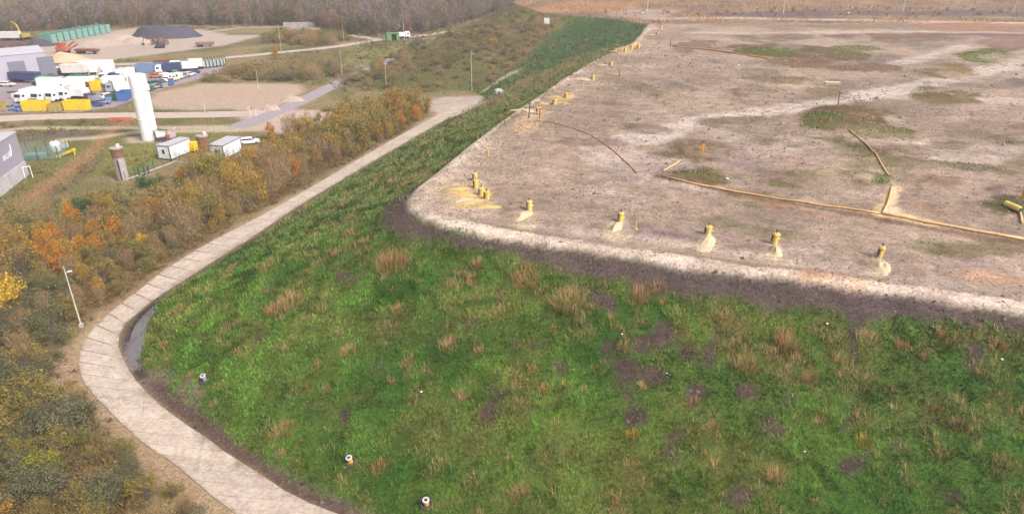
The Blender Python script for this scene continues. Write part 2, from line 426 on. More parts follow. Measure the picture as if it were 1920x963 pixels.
for p, c, a in [(ell(1298, 332, 48, 11, 4), OLV, .85), (ell(1310, 322, 40, 9, 4), C(108, 104, 58), .7), (ell(1310, 282, 52, 16), C(150, 122, 92), .8),
                (ell(1340, 286, 14, 8), C(104, 92, 58), .8), (ell(1275, 284, 18, 10), C(120, 88, 76), .7), (ell(1590, 222, 80, 24, 6), OLV, .85),
                (ell(1545, 228, 40, 16), C(86, 108, 40), .9), (ell(1680, 246, 40, 8), C(100, 112, 48), .8), (ell(1640, 245, 80, 14, 8), C(138, 124, 84), .7), (ell(1630, 212, 40, 8), C(124, 96, 70), .8),
                (ell(1774, 183, 62, 14), C(122, 108, 70), .9), (ell(1760, 180, 25, 6), C(110, 82, 62), .7), (ell(1500, 100, 140, 16, 4), OLV, .8),
                (ell(1430, 97, 60, 8), OLG, .7), (ell(1600, 92, 60, 7), C(120, 120, 74), .7), (ell(1560, 122, 130, 10, 3), C(128, 102, 74), .85),
                (ell(1780, 133, 44, 14), C(132, 110, 70), .85), (ell(1800, 140, 34, 6), C(170, 128, 84), .8), (ell(1850, 105, 50, 14), C(120, 128, 62), .85),
                (ell(1860, 108, 24, 7), C(104, 146, 50), .7), (ell(1820, 50, 120, 8), C(176, 126, 92), .7), (ell(1600, 50, 100, 5), C(150, 126, 92), .7),
                (ell(1750, 68, 200, 6), C(140, 108, 96), .8), (ell(1900, 80, 70, 12), C(150, 116, 100), .8), (ell(1905, 155, 22, 8), C(116, 96, 92), .7),
                (ell(1480, 152, 46, 8), C(140, 112, 84), .8), (ell(1640, 300, 70, 30, 30), C(142, 126, 92), .7), (ell(1610, 275, 50, 10, 20), C(104, 96, 66), .6),
                (ell(1655, 337, 22, 11), C(92, 120, 46), .9), (ell(1605, 340, 34, 14, 20), C(130, 118, 82), .7), (ell(1470, 345, 34, 8, 10), C(120, 122, 72), .7),
                (ell(1520, 330, 50, 14), C(168, 146, 116), .6), (ell(1890, 385, 34, 18), C(96, 92, 58), .85), (ell(1870, 350, 30, 8), C(128, 100, 92), .8),
                (ell(1380, 300, 60, 16, 10), C(158, 136, 130), .5), (ell(1700, 370, 40, 14), C(152, 130, 118), .6), (ell(1140, 285, 60, 20, 20), C(214, 190, 178), .5),
                (ell(1245, 305, 60, 12, 0), C(182, 164, 160), .6), (ell(1300, 445, 80, 9, 6), C(160, 138, 138), .5), (ell(1210, 432, 40, 8, 6), C(156, 132, 132), .5),
                (ell(1820, 488, 60, 14, 8), C(158, 134, 128), .6), (ell(1360, 375, 90, 6, 9), C(140, 120, 100), .7), (ell(1480, 392, 60, 5, 9), C(176, 128, 98), .7),
                (ell(1420, 185, 40, 7), C(160, 136, 120), .6), (ell(1190, 205, 40, 6), C(166, 142, 126), .6), (ell(1340, 90, 60, 3, 5), C(150, 112, 84), .8),
                (ell(1560, 518, 50, 4, 8), C(206, 158, 120), .6), (ell(1840, 520, 60, 5, 8), C(204, 160, 130), .6), (ell(1740, 388, 70, 6, 12), C(178, 132, 106), .5),
                (ell(1450, 18, 200, 6), C(122, 100, 100), .0), (ell(1000, 230, 30, 14, -40), C(220, 180, 138), .5), (ell(1062, 186, 20, 9, -30), C(224, 184, 122), .6),
                (ell(1186, 90, 18, 8, -30), C(228, 188, 120), .7)]:
    paint(p, c, 0.9, 2.4, None, min(.95, a * 1.15))
rp = random.Random(5)
for i in range(150):
    u_, v_ = rp.uniform(1050, 1960), 70 + 430 * rp.random() ** 1.3
    if float(poly_sd(np.array([u_]), np.array([v_]), [(1240, 60), (1960, 60), (1960, 420), (1640, 440), (1060, 330), (1100, 200)])[0]) > 0 and rp.random() < .6:
        continue
    if v_ > 470 + (u_ - 1100) * .1:
        continue
    sc_ = (v_ + 60) / 400
    paint(ell(u_, v_, rp.uniform(14, 60) * (.5 + sc_), rp.uniform(3, 11) * (.4 + sc_), rp.uniform(-4, 12), 12),
          rp.choice([C(118, 98, 80), C(124, 108, 98), C(180, 156, 140), C(108, 94, 58), C(190, 166, 152), C(126, 98, 74), C(112, 108, 64)]), .9, 2.2, None, rp.uniform(.35, .75))
for pts in ([(1655, 402), (1662, 385), (1680, 352)], [(1655, 403), (1700, 410), (1745, 420)]):
    streak(pts, 0.9, C(232, 194, 150), 0.5, 0.5)
paint([(1655, 402), (1662, 380), (1672, 350), (1690, 350), (1680, 378), (1690, 400), (1740, 412), (1742, 420)], C(236, 206, 172), 0.7, 0.7)
streak([(1230, 330), (1330, 352), (1480, 380), (1640, 408), (1760, 432), (1920, 455)], 0.7, C(120, 90, 66), 0.5, 0.5, None, 0.75)
streak([(1255, 85), (1330, 96), (1440, 108), (1560, 112)], 0.8, C(150, 104, 76), 0.8, 0.6, None, 0.85)
# dark strip behind the plateau
paint([(1320, 24), (1500, 20), (1700, 22), (1920, 22), (2100, 22), (2100, 31), (1920, 32), (1700, 31), (1500, 32), (1330, 32)], C(118, 96, 94), 2.5, 2.5, None, 0.9)
paint([(1130, 20), (1200, 18), (1270, 20), (1260, 32), (1210, 38), (1140, 30)], C(190, 164, 152), 2.5, 2, None, 0.9)
# fine mottling of the soil itself, elongated along the driving direction
ang = math.atan2(e_dir[1], e_dir[0])
ux, uy = X * math.cos(ang) + Y * math.sin(ang), -X * math.sin(ang) + Y * math.cos(ang)
rut = fbm(ux / 9.0, uy, 1.3, 4, 121)
clod = fbm(X, Y, 1.1, 3, 131)
pm = (sdp < 0).astype(float)
k = 1 + pm * (0.22 * rut + 0.30 * clod + 0.10 * fbm(X, Y, 3.0, 3, 141))
colr *= k[..., None]
colr = np.clip(colr, 0.01, 0.75)

# ------------------------------------------------------------------ generic mesh / object helpers
def link(o):
    COL.objects.link(o)
    return o
def np_mesh(name, verts, faces, mats=(), smooth=False, uvcol=None):
    me = bpy.data.meshes.new(name)
    verts = np.asarray(verts, np.float32)
    faces = np.asarray(faces, np.int32)
    n, kf = faces.shape
    me.vertices.add(len(verts))
    me.vertices.foreach_set('co', verts.ravel())
    me.loops.add(n * kf)
    me.loops.foreach_set('vertex_index', faces.ravel())
    me.polygons.add(n)
    me.polygons.foreach_set('loop_start', np.arange(0, n * kf, kf, dtype=np.int32))
    me.polygons.foreach_set('loop_total', np.full(n, kf, np.int32))
    if smooth:
        me.polygons.foreach_set('use_smooth', np.ones(n, bool))
    for m in mats:
        me.materials.append(m)
    if uvcol is not None:
        a = me.color_attributes.new('tint', 'FLOAT_COLOR', 'POINT')
        a.data.foreach_set('color', np.asarray(uvcol, np.float32).ravel())
    me.update(calc_edges=True)
    return me
def tag(o, label=None, cat=None, group=None, kind=None):
    if label: o['label'] = label
    if cat: o['category'] = cat
    if group: o['group'] = group
    if kind: o['kind'] = kind
    return o
def thing(name, label, cat, loc=(0, 0, 0), rz=0.0, group=None):
    o = link(bpy.data.objects.new(name, None))
    o.empty_display_size = 0.3
    o.location = tuple(float(c) for c in loc)
    o.rotation_euler = (0, 0, rz)
    return tag(o, label, cat, group)
class MB:
    def __init__(s):
        s.v, s.f = [], []
    def add(s, vs_, fs):
        b = len(s.v)
        s.v += [tuple(map(float, p)) for p in vs_]
        s.f += [tuple(i + b for i in q) for q in fs]
        return s
    def box(s, c, d, rz=0.0, ry=0.0):
        hx, hy, hz = d[0] / 2, d[1] / 2, d[2] / 2
        M = Matrix.Rotation(rz, 3, 'Z') @ Matrix.Rotation(ry, 3, 'Y')
        pts = []
        for x, y, z in ((-1, -1, -1), (1, -1, -1), (1, 1, -1), (-1, 1, -1), (-1, -1, 1), (1, -1, 1), (1, 1, 1), (-1, 1, 1)):
            p = M @ Vector((x * hx, y * hy, z * hz))
            pts.append((p.x + c[0], p.y + c[1], p.z + c[2]))
        return s.add(pts, [(0, 3, 2, 1), (4, 5, 6, 7), (0, 1, 5, 4), (1, 2, 6, 5), (2, 3, 7, 6), (3, 0, 4, 7)])
    def frus(s, c, d0, d1, h, off=(0, 0)):
        pts = []
        for (d, z, o) in ((d0, 0, (0, 0)), (d1, h, off)):
            for sx, sy in ((-1, -1), (1, -1), (1, 1), (-1, 1)):
                pts.append((c[0] + o[0] + sx * d[0] / 2, c[1] + o[1] + sy * d[1] / 2, c[2] + z))
        return s.add(pts, [(0, 3, 2, 1), (4, 5, 6, 7), (0, 1, 5, 4), (1, 2, 6, 5), (2, 3, 7, 6), (3, 0, 4, 7)])
    def tube(s, pts, rad, n=8, cap=True):
        pts = [Vector(tuple(map(float, p))) for p in pts]
        if not hasattr(rad, '__len__'):
            rad = [rad] * len(pts)
        b = len(s.v)
        for i, p in enumerate(pts):
            d = (pts[min(i + 1, len(pts) - 1)] - pts[max(i - 1, 0)]).normalized()
            a = d.orthogonal().normalized() if abs(d.z) < 0.99 else Vector((1, 0, 0))
            if abs(d.z) < 0.99:
                a = d.cross(Vector((0, 0, 1))).normalized()
            c = d.cross(a).normalized()
            for k_ in range(n):
                t = 2 * math.pi * k_ / n
                q = p + (a * math.cos(t) + c * math.sin(t)) * rad[i]
                s.v.append(tuple(q))
        for i in range(len(pts) - 1):
            for k_ in range(n):
                k2 = (k_ + 1) % n
                s.f.append((b + i * n + k_, b + i * n + k2, b + (i + 1) * n + k2, b + (i + 1) * n + k_))
        if cap:
            s.f.append(tuple(b + k_ for k_ in range(n))[::-1])
            s.f.append(tuple(b + (len(pts) - 1) * n + k_ for k_ in range(n)))
        return s
    def lathe(s, prof, n=16, c=(0, 0, 0)):
        b = len(s.v)
        for (r, z) in prof:
            for k_ in range(n):
                t = 2 * math.pi * k_ / n
                s.v.append((c[0] + r * math.cos(t), c[1] + r * math.sin(t), c[2] + z))
        for i in range(len(prof) - 1):
            for k_ in range(n):
                k2 = (k_ + 1) % n
                s.f.append((b + i * n + k_, b + i * n + k2, b + (i + 1) * n + k2, b + (i + 1) * n + k_))
        s.f.append(tuple(b + k_ for k_ in range(n))[::-1])
        s.f.append(tuple(b + (len(prof) - 1) * n + k_ for k_ in range(n)))
        return s
    def prism(s, prof, y0, y1):
        """profile in xz, extruded along y"""
        n = len(prof)
        pts = [(x, y0, z) for x, z in prof] + [(x, y1, z) for x, z in prof]
        fs = [tuple(range(n)), tuple(range(2 * n - 1, n - 1, -1))]
        for i in range(n):
            j = (i + 1) % n
            fs.append((i, i + n, j + n, j))
        return s.add(pts, fs)
    def mesh(s, name, mat, bevel=0.0, smooth=False):
        me = bpy.data.meshes.new(name)
        me.from_pydata(s.v, [], s.f)
        bm = bmesh.new()
        bm.from_mesh(me)
        bmesh.ops.recalc_face_normals(bm, faces=bm.faces)
        if bevel > 0:
            bmesh.ops.bevel(bm, geom=[e for e in bm.edges if len(e.link_faces) == 2 and e.calc_face_angle(0) > 0.5], offset=bevel, segments=2, affect='EDGES', profile=0.6)
        bm.to_mesh(me)
        bm.free()
        if smooth:
            for p in me.polygons:
                p.use_smooth = True
        me.materials.append(mat)
        return me
    def obj(s, name, mat, parent=None, bevel=0.0, smooth=False):
        o = link(bpy.data.objects.new(name, s.mesh(name, mat, bevel, smooth)))
        if parent: o.parent = parent
        return o
def part(name, me, parent):
    o = link(bpy.data.objects.new(name, me))
    o.parent = parent
    return o
def dup(root, loc, rz, label=None, group=None, scale=None):
    r = link(root.copy())
    r.location = tuple(float(c) for c in loc)
    r.rotation_euler = (0, 0, rz)
    if scale: r.scale = scale
    if label: r['label'] = label
    if group: r['group'] = group
    for ch in list(root.children):
        c = link(ch.copy())
        c.parent = r
        for g_ in list(ch.children):
            d = link(g_.copy())
            d.parent = c
    return r

# ------------------------------------------------------------------ materials
def mat(name, c, rough=0.8, var=0.18, scale=1.5, metal=0.0, dirt=None, dirt_amt=0.0, bump=0.0, island=0.0, objrand=0.0):
    m = bpy.data.materials.new(name)
    m.use_nodes = True
    n = m.node_tree
    b = n.nodes['Principled BSDF']
    b.inputs['Roughness'].default_value = rough
    b.inputs['Metallic'].default_value = metal
    b.inputs['Specular IOR Level'].default_value = 0.3
    tc = n.nodes.new('ShaderNodeTexCoord')
    nz = n.nodes.new('ShaderNodeTexNoise')
    nz.inputs['Scale'].default_value = scale
    nz.inputs['Detail'].default_value = 5
    n.links.new(tc.outputs['Object'], nz.inputs['Vector'])
    mr = n.nodes.new('ShaderNodeMapRange')
    mr.inputs['From Min'].default_value = 0.25
    mr.inputs['From Max'].default_value = 0.75
    mr.inputs['To Min'].default_value = 1 - var
    mr.inputs['To Max'].default_value = 1 + var
    n.links.new(nz.outputs['Fac'], mr.inputs['Value'])
    val = mr.outputs[0]
    for amt, src in ((island, 'i'), (objrand, 'o')):
        if amt > 0:
            if src == 'i':
                gi = n.nodes.new('ShaderNodeNewGeometry').outputs['Random Per Island']
            else:
                gi = n.nodes.new('ShaderNodeObjectInfo').outputs['Random']
            m2 = n.nodes.new('ShaderNodeMapRange')
            m2.inputs['To Min'].default_value = 1 - amt
            m2.inputs['To Max'].default_value = 1 + amt
            n.links.new(gi, m2.inputs['Value'])
            mm = n.nodes.new('ShaderNodeMath')
            mm.operation = 'MULTIPLY'
            n.links.new(val, mm.inputs[0])
            n.links.new(m2.outputs[0], mm.inputs[1])
            val = mm.outputs[0]
    mx = n.nodes.new('ShaderNodeVectorMath')
    mx.operation = 'SCALE'
    mx.inputs[0].default_value = tuple(c)
    n.links.new(val, mx.inputs['Scale'])
    out = mx.outputs[0]
    if dirt is not None:
        n3 = n.nodes.new('ShaderNodeTexNoise')
        n3.inputs['Scale'].default_value = scale * 0.6
        n3.inputs['Detail'].default_value = 6
        n3.inputs['Roughness'].default_value = 0.7
        n.links.new(tc.outputs['Object'], n3.inputs['Vector'])
        m3 = n.nodes.new('ShaderNodeMapRange')
        m3.inputs['From Min'].default_value = 0.45
        m3.inputs['From Max'].default_value = 0.7
        m3.inputs['To Max'].default_value = dirt_amt
        n.links.new(n3.outputs['Fac'], m3.inputs['Value'])
        mc = n.nodes.new('ShaderNodeMix')
        mc.data_type = 'RGBA'
        n.links.new(m3.outputs[0], mc.inputs[0])
        n.links.new(out, mc.inputs[6])
        mc.inputs[7].default_value = (*dirt, 1)
        out = mc.outputs[2]
    n.links.new(out, b.inputs['Base Color'])
    if bump > 0:
        bp = n.nodes.new('ShaderNodeBump')
        bp.inputs['Strength'].default_value = bump
        bp.inputs['Distance'].default_value = 0.05
        n.links.new(nz.outputs['Fac'], bp.inputs['Height'])
        n.links.new(bp.outputs[0], b.inputs['Normal'])
    return m
def leaf_mat(name, c1, c2, c3=None, wscale=0.4, island=0.35, objr=0.25):
    """foliage / blades: hue wanders with place, brightness with every leaf"""
    m = bpy.data.materials.new(name)
    m.use_nodes = True
    n = m.node_tree
    b = n.nodes['Principled BSDF']
    b.inputs['Roughness'].default_value = 0.75
    b.inputs['Specular IOR Level'].default_value = 0.2
    ge = n.nodes.new('ShaderNodeNewGeometry')
    nz = n.nodes.new('ShaderNodeTexNoise')
    nz.inputs['Scale'].default_value = wscale
    nz.inputs['Detail'].default_value = 4
    n.links.new(ge.outputs['Position'], nz.inputs['Vector'])
    oi = n.nodes.new('ShaderNodeObjectInfo')
    ad = n.nodes.new('ShaderNodeMath')
    ad.operation = 'MULTIPLY_ADD'
    n.links.new(oi.outputs['Random'], ad.inputs[0])
    ad.inputs[1].default_value = objr
    n.links.new(nz.outputs['Fac'], ad.inputs[2])
    ad2 = n.nodes.new('ShaderNodeMath')
    ad2.operation = 'MULTIPLY_ADD'
    n.links.new(ge.outputs['Random Per Island'], ad2.inputs[0])
    ad2.inputs[1].default_value = 0.3
    n.links.new(ad.outputs[0], ad2.inputs[2])
    cr = n.nodes.new('ShaderNodeValToRGB')
    e = cr.color_ramp.elements
    e[0].position = 0.40
    e[0].color = (*c1, 1)
    e[1].position = 0.72 + 0.3 * objr
    e[1].color = (*c2, 1)
    if c3 is not None:
        x = e.new(0.9 + 0.3 * objr)
        x.color = (*c3, 1)
    n.links.new(ad2.outputs[0], cr.inputs['Fac'])
    m2 = n.nodes.new('ShaderNodeMapRange')
    m2.inputs['To Min'].default_value = 1 - island
    m2.inputs['To Max'].default_value = 1 + island
    mu = n.nodes.new('ShaderNodeMath')
    mu.operation = 'MULTIPLY'
    mu.inputs[1].default_value = 7.13
    fr = n.nodes.new('ShaderNodeMath')
    fr.operation = 'FRACT'
    n.links.new(ge.outputs['Random Per Island'], mu.inputs[0])
    n.links.new(mu.outputs[0], fr.inputs[0])
    n.links.new(fr.outputs[0], m2.inputs['Value'])
    mx = n.nodes.new('ShaderNodeVectorMath')
    mx.operation = 'SCALE'
    n.links.new(cr.outputs['Color'], mx.inputs[0])
    n.links.new(m2.outputs[0], mx.inputs['Scale'])
    n.links.new(mx.outputs[0], b.inputs['Base Color'])
    return m
def clump_noise(m, sc=2.2, lo=0.45, hi=1.5):
    n = m.node_tree
    b = n.nodes['Principled BSDF']
    src = b.inputs['Base Color'].links[0].from_socket
    ge = n.nodes.new('ShaderNodeNewGeometry')
    nz = n.nodes.new('ShaderNodeTexNoise')
    nz.inputs['Scale'].default_value = sc
    nz.inputs['Detail'].default_value = 3
    n.links.new(ge.outputs['Position'], nz.inputs['Vector'])
    mr = n.nodes.new('ShaderNodeMapRange')
    mr.inputs['From Min'].default_value = 0.32
    mr.inputs['From Max'].default_value = 0.68
    mr.inputs['To Min'].default_value = lo
    mr.inputs['To Max'].default_value = hi
    n.links.new(nz.outputs['Fac'], mr.inputs['Value'])
    mx = n.nodes.new('ShaderNodeVectorMath')
    mx.operation = 'SCALE'
    n.links.new(src, mx.inputs[0])
    n.links.new(mr.outputs[0], mx.inputs['Scale'])
    n.links.new(mx.outputs[0], b.inputs['Base Color'])
    return m
def ground_mat():
    m = bpy.data.materials.new('ground_cover')
    m.use_nodes = True
    n = m.node_tree
    b = n.nodes['Principled BSDF']
    b.inputs['Roughness'].default_value = 0.95
    b.inputs['Specular IOR Level'].default_value = 0.15
    at_ = n.nodes.new('ShaderNodeAttribute')
    at_.attribute_name = 'tint'
    tc = n.nodes.new('ShaderNodeTexCoord')
    val = None
    hs_ = []
    for sc, lo, hi, det in ((0.35, 0.9, 1.1, 6), (1.6, 0.74, 1.26, 6), (4.0, 0.58, 1.42, 5)):
        nz = n.nodes.new('ShaderNodeTexNoise')
        nz.inputs['Scale'].default_value = sc
        nz.inputs['Detail'].default_value = det
        nz.inputs['Roughness'].default_value = 0.65
        n.links.new(tc.outputs['Object'], nz.inputs['Vector'])
        mr = n.nodes.new('ShaderNodeMapRange')
        mr.inputs['From Min'].default_value = 0.3
        mr.inputs['From Max'].default_value = 0.7
        mr.inputs['To Min'].default_value = lo
        mr.inputs['To Max'].default_value = hi
        n.links.new(nz.outputs['Fac'], mr.inputs['Value'])
        hs_.append(nz.outputs['Fac'])
        if val is None:
            val = mr.outputs[0]
        else:
            mm = n.nodes.new('ShaderNodeMath')
            mm.operation = 'MULTIPLY'
            n.links.new(val, mm.inputs[0])
            n.links.new(mr.outputs[0], mm.inputs[1])
            val = mm.outputs[0]
    # pebbles and crumbs
    vo = n.nodes.new('ShaderNodeTexVoronoi')
    vo.inputs['Scale'].default_value = 2.3
    n.links.new(tc.outputs['Object'], vo.inputs['Vector'])
    cr = n.nodes.new('ShaderNodeMapRange')
    cr.inputs['From Min'].default_value = 0.05
    cr.inputs['From Max'].default_value = 0.14
    cr.inputs['To Min'].default_value = 1.0
    cr.inputs['To Max'].default_value = 0.0
    n.links.new(vo.outputs['Distance'], cr.inputs['Value'])
    vm = n.nodes.new('ShaderNodeMapRange')
    vm.inputs['To Min'].default_value = -0.4
    vm.inputs['To Max'].default_value = 0.32
    se = n.nodes.new('ShaderNodeSeparateColor')
    n.links.new(vo.outputs['Color'], se.inputs[0])
    n.links.new(se.outputs[0], vm.inputs['Value'])
    ma = n.nodes.new('ShaderNodeMath')
    ma.operation = 'MULTIPLY_ADD'
    n.links.new(cr.outputs[0], ma.inputs[0])
    n.links.new(vm.outputs[0], ma.inputs[1])
    ma.inputs[2].default_value = 1.0
    mm = n.nodes.new('ShaderNodeMath')
    mm.operation = 'MULTIPLY'
    n.links.new(val, mm.inputs[0])
    n.links.new(ma.outputs[0], mm.inputs[1])
    mx = n.nodes.new('ShaderNodeVectorMath')
    mx.operation = 'SCALE'
    n.links.new(at_.outputs['Color'], mx.inputs[0])
    n.links.new(mm.outputs[0], mx.inputs['Scale'])
    n.links.new(mx.outputs[0], b.inputs['Base Color'])
    bp = n.nodes.new('ShaderNodeBump')
    bp.inputs['Strength'].default_value = 0.7
    bp.inputs['Distance'].default_value = 0.16
    n.links.new(hs_[1], bp.inputs['Height'])
    bp2 = n.nodes.new('ShaderNodeBump')
    bp2.inputs['Strength'].default_value = 0.6
    bp2.inputs['Distance'].default_value = 0.05
    n.links.new(hs_[2], bp2.inputs['Height'])
    n.links.new(bp.outputs[0], bp2.inputs['Normal'])
    n.links.new(bp2.outputs[0], b.inputs['Normal'])
    return m
GM = ground_mat()
M = {
    'concrete': mat('road_concrete', C(226, 206, 190), 0.9, 0.10, 1.1, dirt=C(180, 154, 136), dirt_amt=0.6, bump=0.4, island=0.09),
    'asphalt': mat('worn_asphalt', C(176, 162, 168), 0.9, 0.14, 0.8, dirt=C(200, 180, 172), dirt_amt=0.6),
    'pale_road': mat('gravel_road', C(216, 194, 182), 0.95, 0.14, 0.7, dirt=C(190, 164, 150), dirt_amt=0.5),
    'yard': mat('yard_paving', C(176, 158, 166), 0.9, 0.14, 0.5, dirt=C(150, 134, 140), dirt_amt=0.6),
    'white': mat('white_paint', (0.80, 0.80, 0.80), 0.5, 0.06, 0.8, dirt=(0.5, 0.46, 0.42), dirt_amt=0.35),
    'cream': mat('cream_paint', (0.66, 0.62, 0.55), 0.6, 0.08, 1.0, dirt=(0.4, 0.35, 0.3), dirt_amt=0.4),
    'silo': mat('silo_shell', (0.84, 0.83, 0.82), 0.45, 0.04, 0.5, dirt=(0.62, 0.58, 0.55), dirt_amt=0.3),
    'grey_clad': mat('grey_cladding', C(188, 180, 196), 0.6, 0.05, 0.6),
    'pale_clad': mat('pale_cladding', C(200, 194, 208), 0.6, 0.05, 0.6),
    'roof': mat('pale_roof', C(214, 208, 216), 0.6, 0.06, 0.4),
    'plinth': mat('plinth_render', C(226, 218, 222), 0.8, 0.08, 0.8, dirt=C(180, 168, 166), dirt_amt=0.6),
    'door_grey': mat('door_panel', C(140, 138, 152), 0.6, 0.06, 1.0),
    'rust': mat('rusty_steel', (0.24, 0.115, 0.075), 0.85, 0.3, 1.6, dirt=(0.13, 0.075, 0.06), dirt_amt=0.8, bump=0.3),
    'pillar': mat('weathered_concrete', (0.42, 0.36, 0.35), 0.9, 0.2, 1.4, dirt=(0.26, 0.21, 0.2), dirt_amt=0.7, bump=0.3),
    'yellow': mat('yellow_paint', (0.80, 0.52, 0.02), 0.5, 0.08, 1.2, dirt=(0.5, 0.33, 0.05), dirt_amt=0.4),
    'mud_yellow': mat('muddy_yellow_paint', (0.42, 0.30, 0.07), 0.7, 0.2, 1.2, dirt=(0.25, 0.18, 0.1), dirt_amt=0.8),
    'well_yellow': mat('well_casing_yellow', (0.64, 0.46, 0.12), 0.6, 0.12, 3.0, dirt=(0.5, 0.4, 0.22), dirt_amt=0.8),
    'well_orange': mat('well_casing_orange', (0.72, 0.36, 0.04), 0.55, 0.1, 3.0, dirt=(0.4, 0.2, 0.05), dirt_amt=0.5),
    'dark': mat('dark_rubber', (0.03, 0.028, 0.03), 0.8, 0.2, 3),
    'dark_metal': mat('dark_steel', (0.07, 0.06, 0.065), 0.6, 0.2, 3),
    'glass': mat('dark_glass', (0.035, 0.04, 0.05), 0.15, 0.1, 2),
    'blue': mat('blue_paint', (0.06, 0.14, 0.38), 0.5, 0.1, 1, dirt=(0.12, 0.14, 0.2), dirt_amt=0.4),
    'navy': mat('navy_paint', (0.05, 0.06, 0.14), 0.5, 0.1, 1),
    'steel_blue': mat('grey_blue_paint', (0.17, 0.24, 0.38), 0.5, 0.1, 1, dirt=(0.2, 0.2, 0.22), dirt_amt=0.5),
    'green': mat('green_paint', (0.06, 0.24, 0.13), 0.6, 0.1, 1, dirt=(0.1, 0.16, 0.1), dirt_amt=0.4),
    'teal': mat('teal_paint', (0.17, 0.33, 0.28), 0.6, 0.12, 1, dirt=(0.2, 0.3, 0.26), dirt_amt=0.5),
    'dark_green': mat('dark_green_paint', (0.04, 0.10, 0.07), 0.6, 0.1, 1),
    'red': mat('red_paint', (0.5, 0.13, 0.07), 0.6, 0.15, 1, dirt=(0.5, 0.3, 0.22), dirt_amt=0.6),
    'maroon': mat('dark_red_paint', (0.2, 0.07, 0.05), 0.6, 0.15, 1),
    'grey': mat('grey_paint', (0.3, 0.3, 0.32), 0.5, 0.1, 1),
    'silver': mat('galvanised', (0.62, 0.60, 0.58), 0.5, 0.08, 2),
    'pole': mat('pole_steel', (0.56, 0.52, 0.46), 0.6, 0.08, 2),
    'sand': mat('cream_sand', C(228, 202, 168), 0.95, 0.14, 2.5, dirt=C(214, 184, 150), dirt_amt=0.6, bump=0.5),
    'sand_yellow': mat('yellow_sand', C(222, 184, 122), 0.95, 0.14, 2.5, dirt=C(216, 178, 120), dirt_amt=0.6, bump=0.5),
    'gravel_heap': mat('gravel_heap', C(204, 182, 166), 0.95, 0.2, 1.2, dirt=C(180, 150, 130), dirt_amt=0.6, bump=0.6),
    'dark_heap': mat('dark_heap', (0.075, 0.065, 0.085), 0.9, 0.35, 1.4, bump=0.8),
    'brown_heap': mat('brown_heap', (0.24, 0.15, 0.12), 0.95, 0.3, 1.2, bump=0.6),
    'pipe_tan': mat('tan_pipe', (0.66, 0.38, 0.14), 0.6, 0.12, 1.5, dirt=(0.36, 0.22, 0.13), dirt_amt=0.6),
    'pipe_cream': mat('cream_pipe', (0.72, 0.46, 0.20), 0.6, 0.12, 1.5, dirt=(0.44, 0.3, 0.2), dirt_amt=0.6),
    'pipe_brown': mat('brown_pipe', (0.42, 0.20, 0.09), 0.7, 0.15, 1.5),
    'can': mat('yellow_plastic', (0.72, 0.56, 0.14), 0.5, 0.08, 1.5),
    'pink': mat('pale_pink_paint', C(226, 200, 200), 0.6, 0.1, 1.2, dirt=(0.3, 0.15, 0.15), dirt_amt=0.5),
    'scrap': mat('white_plastic', (0.75, 0.76, 0.74), 0.5, 0.06, 3),
    'net': mat('green_net', (0.20, 0.30, 0.27), 0.8, 0.15, 1.5),
    'bark': mat('bark_brown', (0.17, 0.12, 0.095), 0.9, 0.25, 4),
    'birch_bark': mat('bark_pale', (0.36, 0.26, 0.15), 0.85, 0.2, 4),
    'grey_bark': mat('bark_grey', (0.19, 0.155, 0.13), 0.9, 0.2, 4),
}

# ------------------------------------------------------------------ terrain objects
NY, NX = X.shape
V = np.stack([X, Y, Z], -1).reshape(-1, 3)
CC = np.concatenate([colr, np.ones(colr.shape[:2] + (1,))], -1).reshape(-1, 4)
idx = np.arange(NX * NY).reshape(NY, NX)
Q = np.stack([idx[:-1, :-1], idx[:-1, 1:], idx[1:, 1:], idx[1:, :-1]], -1).reshape(-1, 4)
def cellavg(A):
    return (0.25 * (A[:-1, :-1] + A[:-1, 1:] + A[1:, 1:] + A[1:, :-1])).ravel()
c_sdp, c_on, c_dl0, c_y, c_hill = cellavg(sdp), cellavg((dh > 0).astype(float)), cellavg(dl0), cellavg(Y), cellavg(sdhill)
reg = np.zeros(len(Q), int)
reg[(c_dl0 > 0.2)] = 1
reg[(c_dl0 > 0.2) & ((c_hill < 0) | (c_y > 345)) & (c_sdp > 0)] = 3
reg[(c_on < 0.5) & (c_sdp >= 0.4)] = 4
reg[c_sdp < 0.4] = 2
for r_, nm in ((0, 'ground'), (1, 'grass_bank'), (2, 'plateau'), (3, 'hill'), (4, 'upper_ground')):
    q = Q[reg == r_]
    used, inv = np.unique(q, return_inverse=True)
    me = np_mesh(nm, V[used], inv.reshape(-1, 4), [GM], True, CC[used])
    tag(link(bpy.data.objects.new(nm, me)), kind='structure')

